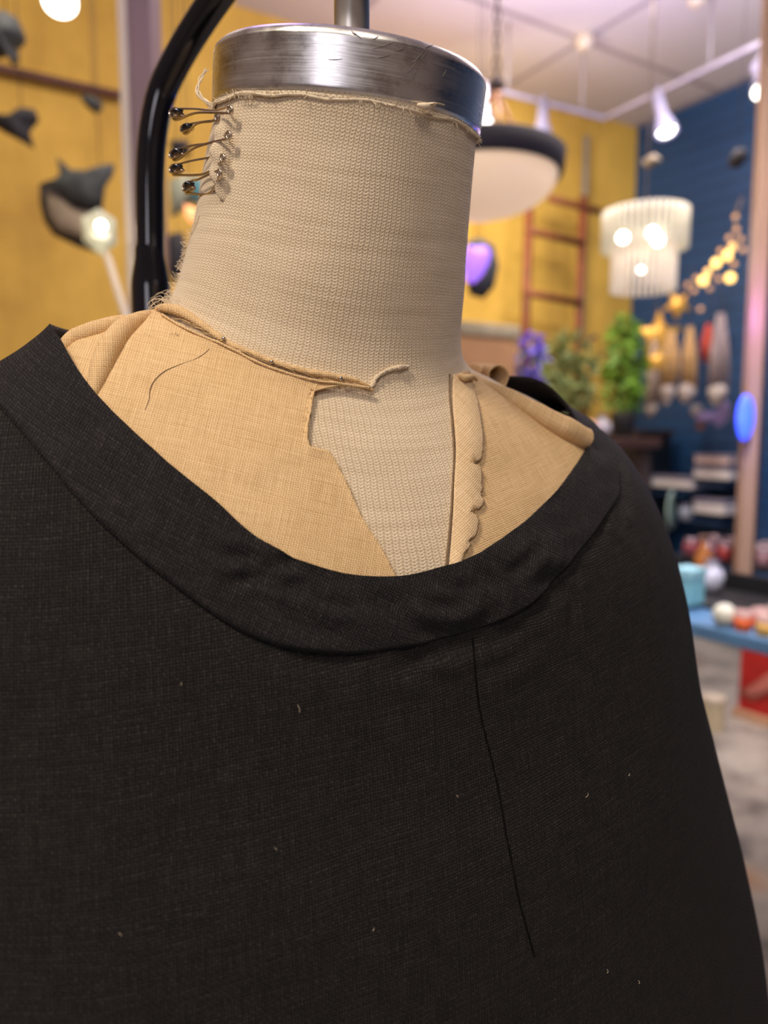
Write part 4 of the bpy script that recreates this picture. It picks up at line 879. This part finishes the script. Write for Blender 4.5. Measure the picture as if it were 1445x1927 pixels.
# stray thread and tuft
ridge('stray_thread', [(404, 652), (394, 666), (372, 682), (340, 694), (312, 706), (292, 724), (284, 742), (283, 758), (275, 778)], .00016, M['brown_thread'], form, 1.0, 70, 6, .0001, off=.0020)
ridge('stray_thread', [(272, 636), (290, 641), (312, 638), (330, 640)], .00012, M['brown_thread'], form, 1.0, 30, 6, off=.0020)
hairs('thread_tuft', [smooth_path([lifted(330+random.uniform(-4, 4), 638+random.uniform(-2, 2), .0016), lifted(330+random.uniform(-9, 9), 638+random.uniform(-4, 4), .0024)], 3) for _ in range(26)], M['brown_thread'], form, .00014)
hairs('seam_fibres', [smooth_path([lifted(x+random.uniform(-3, 3), y+random.uniform(-3, 3), .002), lifted(x+25, y+10+random.uniform(-3, 3), .0036), lifted(x+random.uniform(40, 60), y+random.uniform(12, 26), .002)], 8) for x, y in [(345, 612), (360, 620), (380, 630), (440, 660), (450, 664), (520, 690), (535, 694), (600, 714), (330, 606), (470, 674)] for _ in range(2)], M['lthread'], form, .00014)

# ------------------------------------------------------------------ straight pins in the seam
for x, y, lb in ((427, 647, 'dull steel pin head at the upper end of the pinned linen seam'), (513, 689, 'grey steel pin head in the middle of the pinned linen seam'), (637, 718, 'bright brass-toned pin head at the lower end of the seam')):
    p, n3, _ = BODY.hit(x, y); p = p+n3*.0040; e = empty('straight_pin', tuple(p)); tag(e, lb, 'pin', 'straight pins in the linen seam')
    ball('pin_head', p, .00088, M['pinmetal'], e, 20); tube('shaft', [p, p-n3*.006+np.array([.004, 0, -.001])], .0003, M['pinmetal'], e, 8)

# ------------------------------------------------------------------ safety pins
def safety_pin(label, clasp, coil, tip, Y0, Y1, bend=None, wide=1.0):
    """clasp, coil, tip: pixel places; Y0 clasp depth, Y1 coil depth"""
    kp, kn, _ = BODY.hit(*coil); k = kp+kn*.0010+np.array([0, -.0042, 0]); Y1 = k[1]; c = atY(*clasp, Y0); e = empty('safety_pin', tuple((c+k)/2)); tag(e, label, 'safety pin', 'safety pins down the side of the neck')
    ax = (k-c)/np.linalg.norm(k-c); up = np.array([0, 0, 1.]); up = up-ax*(up@ax); up /= np.linalg.norm(up); dn = np.cross(ax, up); g = .0030*wide
    # fixed leg, coil, pin leg
    mid = (c+k)/2+np.array([0, -.0040, 0]) if bend is None else atY(*bend, (Y0+Y1)/2-.005)
    P1 = smooth_path([c-up*g*.8, c-up*g+ax*.006, mid-(up*g*.7 if bend is None else 0), k-up*.0012], 26)
    th = np.linspace(0, 4*math.pi, 36); co = np.array([k+ax*.0003+(-up*math.cos(t)+ax*math.sin(t))*.0013+dn*(.0005*t/6.28-.0005) for t in th])
    tube('fixed_wire', P1, .00052, M['pinmetal'], e, 8); V, Fc = tube_geo(co, .00048, 8); mesh('coil', V, Fc, M['pinmetal'], e)
    tp = atY(*tip, (Y0+Y1)/2-.003); tube('pin_wire', smooth_path([c+ax*.004+up*g*.5, (c+ax*.004+up*g*.5+tp)/2+up*.0003, tp, k+up*.0013-ax*.001], 20), .00045, M['pinmetal'], e, 8)
    # clasp: a strip of metal bent round the end, with a dark backing
    h = g*.72; C2 = smooth_path([c+ax*.0118-up*h*.62, c+ax*.006-up*h*.95, c-up*h*.9, c-ax*.0028-up*h*.25, c-ax*.0026+up*h*.45, c+ax*.0006+up*h*.9, c+ax*.0052+up*h*.8], 34)
    V = []
    for i, p in enumerate(C2):
        w_ = .0013*math.sin(math.pi*min(1, .22+i/40))
        for d_ in (-w_, -w_*.3, w_*.3, w_): V.append(p+dn*(d_-.0002*0))
    o = mesh('clasp', V, gridfaces(34, 4), M['pinmetal'], e); solid(o, .0004)
    V = [c+ax*.0030+dn*.0009*(-1 if dn[1] < 0 else 1)]; nk = 24
    for i in range(nk):
        p = C2[int(i/(nk-1)*33)]; V.append(p+dn*.0009*(-1 if dn[1] < 0 else 1))
    o = mesh('clasp_plate', V, [(0, k_+1, k_+2) for k_ in range(nk-1)]+[(0, nk, 1)], M['pinbrown'], e, smooth=False); solid(o, .0003)
    ball('pin_guard', c+ax*.0062+up*g*.22+dn*.0004, .0012, M['gloss_black'], e, 14, (2.1, .7, .85))
safety_pin('topmost safety pin, nearly level just under the cap edge', (326, 212), (441, 217), (403, 208), .352, .340)
safety_pin('second safety pin from the top, shorter and tilted', (346, 242), (417, 230), (400, 228), .350, .342, wide=.8)
safety_pin('middle safety pin with its wire rising towards the neck', (326, 290), (438, 264), (398, 268), .352, .340)
safety_pin('fourth safety pin from the top, its clasp touching the stand arm in view', (326, 318), (427, 306), (398, 296), .353, .341, bend=(385, 327))
safety_pin('lowest safety pin, bent down with a bright clasp', (350, 352), (421, 334), (372, 338), .350, .342, bend=(394, 364), wide=1.1)

# ================================================================== black linen top
top_ = empty('linen_blouse', (O[0], O[1], 0)); tag(top_, 'black linen blouse with a wide band neckline pulled over the dress form', 'blouse')
NL = [(100, 622), (122, 655), (150, 703), (185, 745), (250, 810), (330, 880), (410, 945), (470, 1000), (535, 1040), (610, 1070), (680, 1083), (760, 1083), (830, 1066), (880, 1052), (950, 1010), (1000, 972), (1048, 925), (1085, 875), (1108, 838)]
BL = [(-60, 700), (0, 765), (60, 835), (130, 920), (200, 995), (300, 1080), (380, 1140), (450, 1185), (530, 1218), (600, 1229), (680, 1230), (740, 1222), (800, 1211), (880, 1192), (950, 1165), (1000, 1138), (1045, 1092), (1110, 1015), (1165, 935)]
def ring_curve(pts, back_s, back_n=((-2.4,), (3.14,), (2.4,))):
    pr = np.array([SH.hit(x, y)[2] for x, y in smooth_path([(x, y, 0) for x, y in pts], 60)[:, :2]])
    return pr
def closed(pr, extra):
    P = np.vstack([pr, np.array(extra)]); P = P[np.argsort(P[:, 0])]; x = np.r_[P[:, 0]-2*math.pi, P[:, 0], P[:, 0]+2*math.pi]; y = np.tile(P[:, 1], 3)
    return lambda q: np.interp(q, x, y)
prN = ring_curve(NL, 0); prB = ring_curve(BL, 0)
print('neckline azimuth', prN[0], prN[-1], 'band', prB[0], prB[-1])
sN_end = prN[0]; sN_st = prN[-1]
fN = closed(prN, [(-2.2, 4.15), (-2.6, 3.9), (3.1, 3.7), (2.75, 3.75), (2.45, 3.95), (2.1, 4.35)])
fB = closed(prB, [(-2.1, 5.2), (-2.6, 5.0), (3.1, 4.9), (2.6, 5.0), (2.2, 5.4)])
NP = 900; phs = np.linspace(-math.pi, math.pi, NP, endpoint=False)
def smooth_per(a, n):
    for _ in range(n): a = (np.roll(a, 1)+2*a+np.roll(a, -1))/4
    return a
sn = smooth_per(fN(phs), 10); sb = smooth_per(fB(phs), 14)
side = np.clip((np.abs(phs)-1.05)/.5, 0, 1); side = side*side*(3-2*side)
stand = .0036+.0050*side+.007*side*(phs > 0)*np.clip((phs-1.75)/.5, 0, 1)                                     # how far the neckline stands off the form
def planar_uv(P): return np.stack([P@np.array([.95, .30, 0]), P[:, 2]*1.08+P[:, 1]*-.25], -1)
def wrinkle(P, amt):
    out = np.zeros(len(P))
    for k, p in enumerate(P):
        v = Vector(p)
        out[k] = noise.noise(Vector((v.x*26+v.z*20, v.y*26, v.z*62)))*.55+noise.noise(Vector((v.x*60-v.z*34, v.y*50, v.z*110+3)))*.30+noise.noise(v*16+Vector((5, 1, 2)))*.6
    return out*amt
# neckband: profile from seam to folded neckline edge, rolled inside
tt = np.r_[np.linspace(0, .06, 5), np.linspace(.08, .97, 46), np.linspace(.98, 1.0, 4)]
rows = []; uvn = []
for t in tt:
    s_ = sb+(sn-sb)*t; lift = (.0040+(.0018)*min(1, t/.04)**.5)*(1-t**3)+stand*1.25*(t**3)+.0004
    P, N = offs(RS, phs, s_, lift); rows.append((P, N))
band = np.stack([r[0] for r in rows], 1); bn = np.stack([r[1] for r in rows], 1)
env = np.sin(np.pi*np.clip(tt, 0, 1))**.5*.9+.1; env[0] = 0
cf = np.exp(-((phs-.25)/.75)**2)*.9+.35                          # the band is most crumpled at the front
w = wrinkle(band.reshape(-1, 3), .0024).reshape(NP, len(tt))*env[None]*cf[:, None]
# tucks where the band meets the centre front
band = band+bn*w[..., None]
def crease(G, Nn, lines, amp, sig):
    out = np.zeros(G.shape[:2]); flat = G.reshape(-1, 3)
    for ln in lines:
        Q = np.array([SH.hit(x, y)[0] for x, y in smooth_path([(x, y, 0) for x, y in ln[:-1]], 24)[:, :2]]); k_ = np.sin(np.linspace(.25, math.pi-.25, 24))
        near = np.where(np.linalg.norm(flat-Q.mean(0), axis=1) < .05)[0]
        if not len(near): continue
        D = np.linalg.norm(flat[near][:, None]-Q[None], axis=2); im = D.argmin(1); d_ = D[np.arange(len(near)), im]
        sg = sig*(1+.4*(ln[-1] > 1)); out.reshape(-1)[near] += amp*ln[-1]*k_[im]*(-np.exp(-(d_/sg)**2)+.75*np.exp(-((d_-sg*2.1)/(sg*1.1))**2))
    return G+Nn*out[..., None]
CR = [[(430, 1098), (490, 1086), (560, 1112), 1.0], [(450, 1046), (515, 1066), (562, 1050), 1.0], [(523, 1040), (550, 1056), (602, 1094), .8], [(545, 1152), (585, 1180), (650, 1190), 1.1],
      [(700, 1118), (750, 1152), (790, 1188), (838, 1204), 1.3], [(838, 1204), (892, 1186), (925, 1150), 1.2], [(832, 1086), (848, 1106), (880, 1112), .7],
      [(606, 1128), (640, 1142), (668, 1138), .7], [(1006, 1108), (1028, 1092), (1060, 1084), 1.2], [(950, 1080), (985, 1062), (1010, 1030), .7], [(380, 1020), (425, 1045), (470, 1050), .7], [(1020, 1010), (1032, 1050), (1010, 1075), .6],
      [(300, 960), (345, 1000), (352, 1040), .5], [(190, 800), (215, 850), (232, 900), .5], [(120, 720), (165, 790), (180, 850), .5], [(760, 1110), (800, 1140), (870, 1140), .8], [(900, 1080), (930, 1105), (940, 1140), .7]]
band = crease(band, bn, CR, .0016, .0024)
# rolled edge: two more rows turning inward
e1 = band[:, -1]+bn[:, -1]*-.0009+(band[:, -1]-band[:, -3])*.10; e2 = band[:, -1]-bn[:, -1]*.0020; e3 = band[:, -6]-bn[:, -6]*.0019; e4 = band[:, -30]-bn[:, -30]*.0016
full = np.concatenate([band, e1[:, None], e2[:, None], e3[:, None], e4[:, None]], 1); nr = full.shape[1]
# texture runs along the band
mesh('neckband', full.reshape(-1, 3), gridfaces(NP, nr, True), M['band'], top_, planar_uv(full.reshape(-1, 3)))['label'] = 'wide folded neckband with creases'
# bodice
tt2 = np.r_[0, .004, .010, np.linspace(.018, 1, 300)**1.0]; rows = []
for t in tt2:
    s_ = sb-.10+(11.9-sb+.10)*t; lift = .0024+.0026*np.clip((t)/.05, 0, 1)+0*phs; P, N = offs(RS, phs, s_, lift); rows.append((P, N))
bod = np.stack([r[0] for r in rows], 1); bn = np.stack([r[1] for r in rows], 1)
flat = bod.reshape(-1, 3); dr = np.array([noise.noise(Vector((p[0]*9+p[2]*3, p[1]*9, p[2]*5)))*.0035+noise.noise(Vector((p[0]*40, p[1]*40, p[2]*26)))*.0007 for p in flat]).reshape(bod.shape[:2])
pull = np.clip((tt2-.0)/.12, 0, 1)[None, :]
nearseam = np.exp(-((tt2-.03)/.035)**2)[None, :]*np.exp(-((phs-.45)/.5)**2)[:, None]
rip = np.array([noise.noise(Vector((p[0]*90+p[2]*50, p[1]*60, p[2]*120))) for p in bod[:, :90].reshape(-1, 3)]).reshape(NP, 90)
rr_ = np.zeros(dr.shape); rr_[:, :90] = rip*.0012
bod = bod+bn*(dr*pull+rr_*nearseam)[..., None]
CB = [[(760, 1240), (830, 1228), (885, 1215), 1.0], [(900, 1215), (950, 1205), (990, 1170), .9], [(1045, 1100), (1075, 1130), (1080, 1180), .9], [(700, 1270), (780, 1262), (850, 1290), .7], [(1120, 880), (1135, 940), (1130, 1010), 1.0], [(905, 1260), (960, 1240), (1010, 1200), .8]]
bod = crease(bod, bn, CB, .0014, .0032)
bb = mesh('bodice', bod.reshape(-1, 3), gridfaces(NP, bod.shape[1], True), M['black'], top_, planar_uv(bod.reshape(-1, 3))); bb['label'] = 'plain black linen body of the top'
SB = BVHTree.FromPolygons([Vector(v) for v in bod.reshape(-1, 3)], gridfaces(NP, bod.shape[1], True))
class BS:
    def hit(s, px, py):
        r = ray(px, py); r = r/np.linalg.norm(r); h = SB.ray_cast(Vector(CAM), Vector(r), 2.0); p = np.array(h[0]); n = np.array(h[1]); n = -n if n@r > 0 else n; return p, n, None
ridge('front_seam', [(889, 1200), (892, 1240), (896, 1290), (905, 1350), (922, 1420), (938, 1490), (950, 1560), (962, 1620), (975, 1690), (990, 1745), (1005, 1800)], .00036, M['seam'], top_, .15, 90, 6, skin=BS())
# light lint on the cloth
lint = []
for x, y, L in ((563, 1340, .0028), (1100, 1500, .002), (1140, 1830, .0016), (230, 1760, .0014), (1200, 1850, .0016), (520, 1600, .0012), (700, 1750, .0012), (340, 1290, .0012), (1180, 1460, .0012), (860, 1500, .0010)):
    p, n4, _ = BS().hit(x, y); a = random.uniform(.9, 2.2); lint.append(smooth_path([p+n4*.0005, p+n4*.001+np.array([math.cos(a), 0, math.sin(a)])*L*.5, p+n4*.0006+np.array([math.cos(a+.2), 0, math.sin(a+.2)])*L], 5))
hairs('lint', lint, M['thread'], top_, .00010)
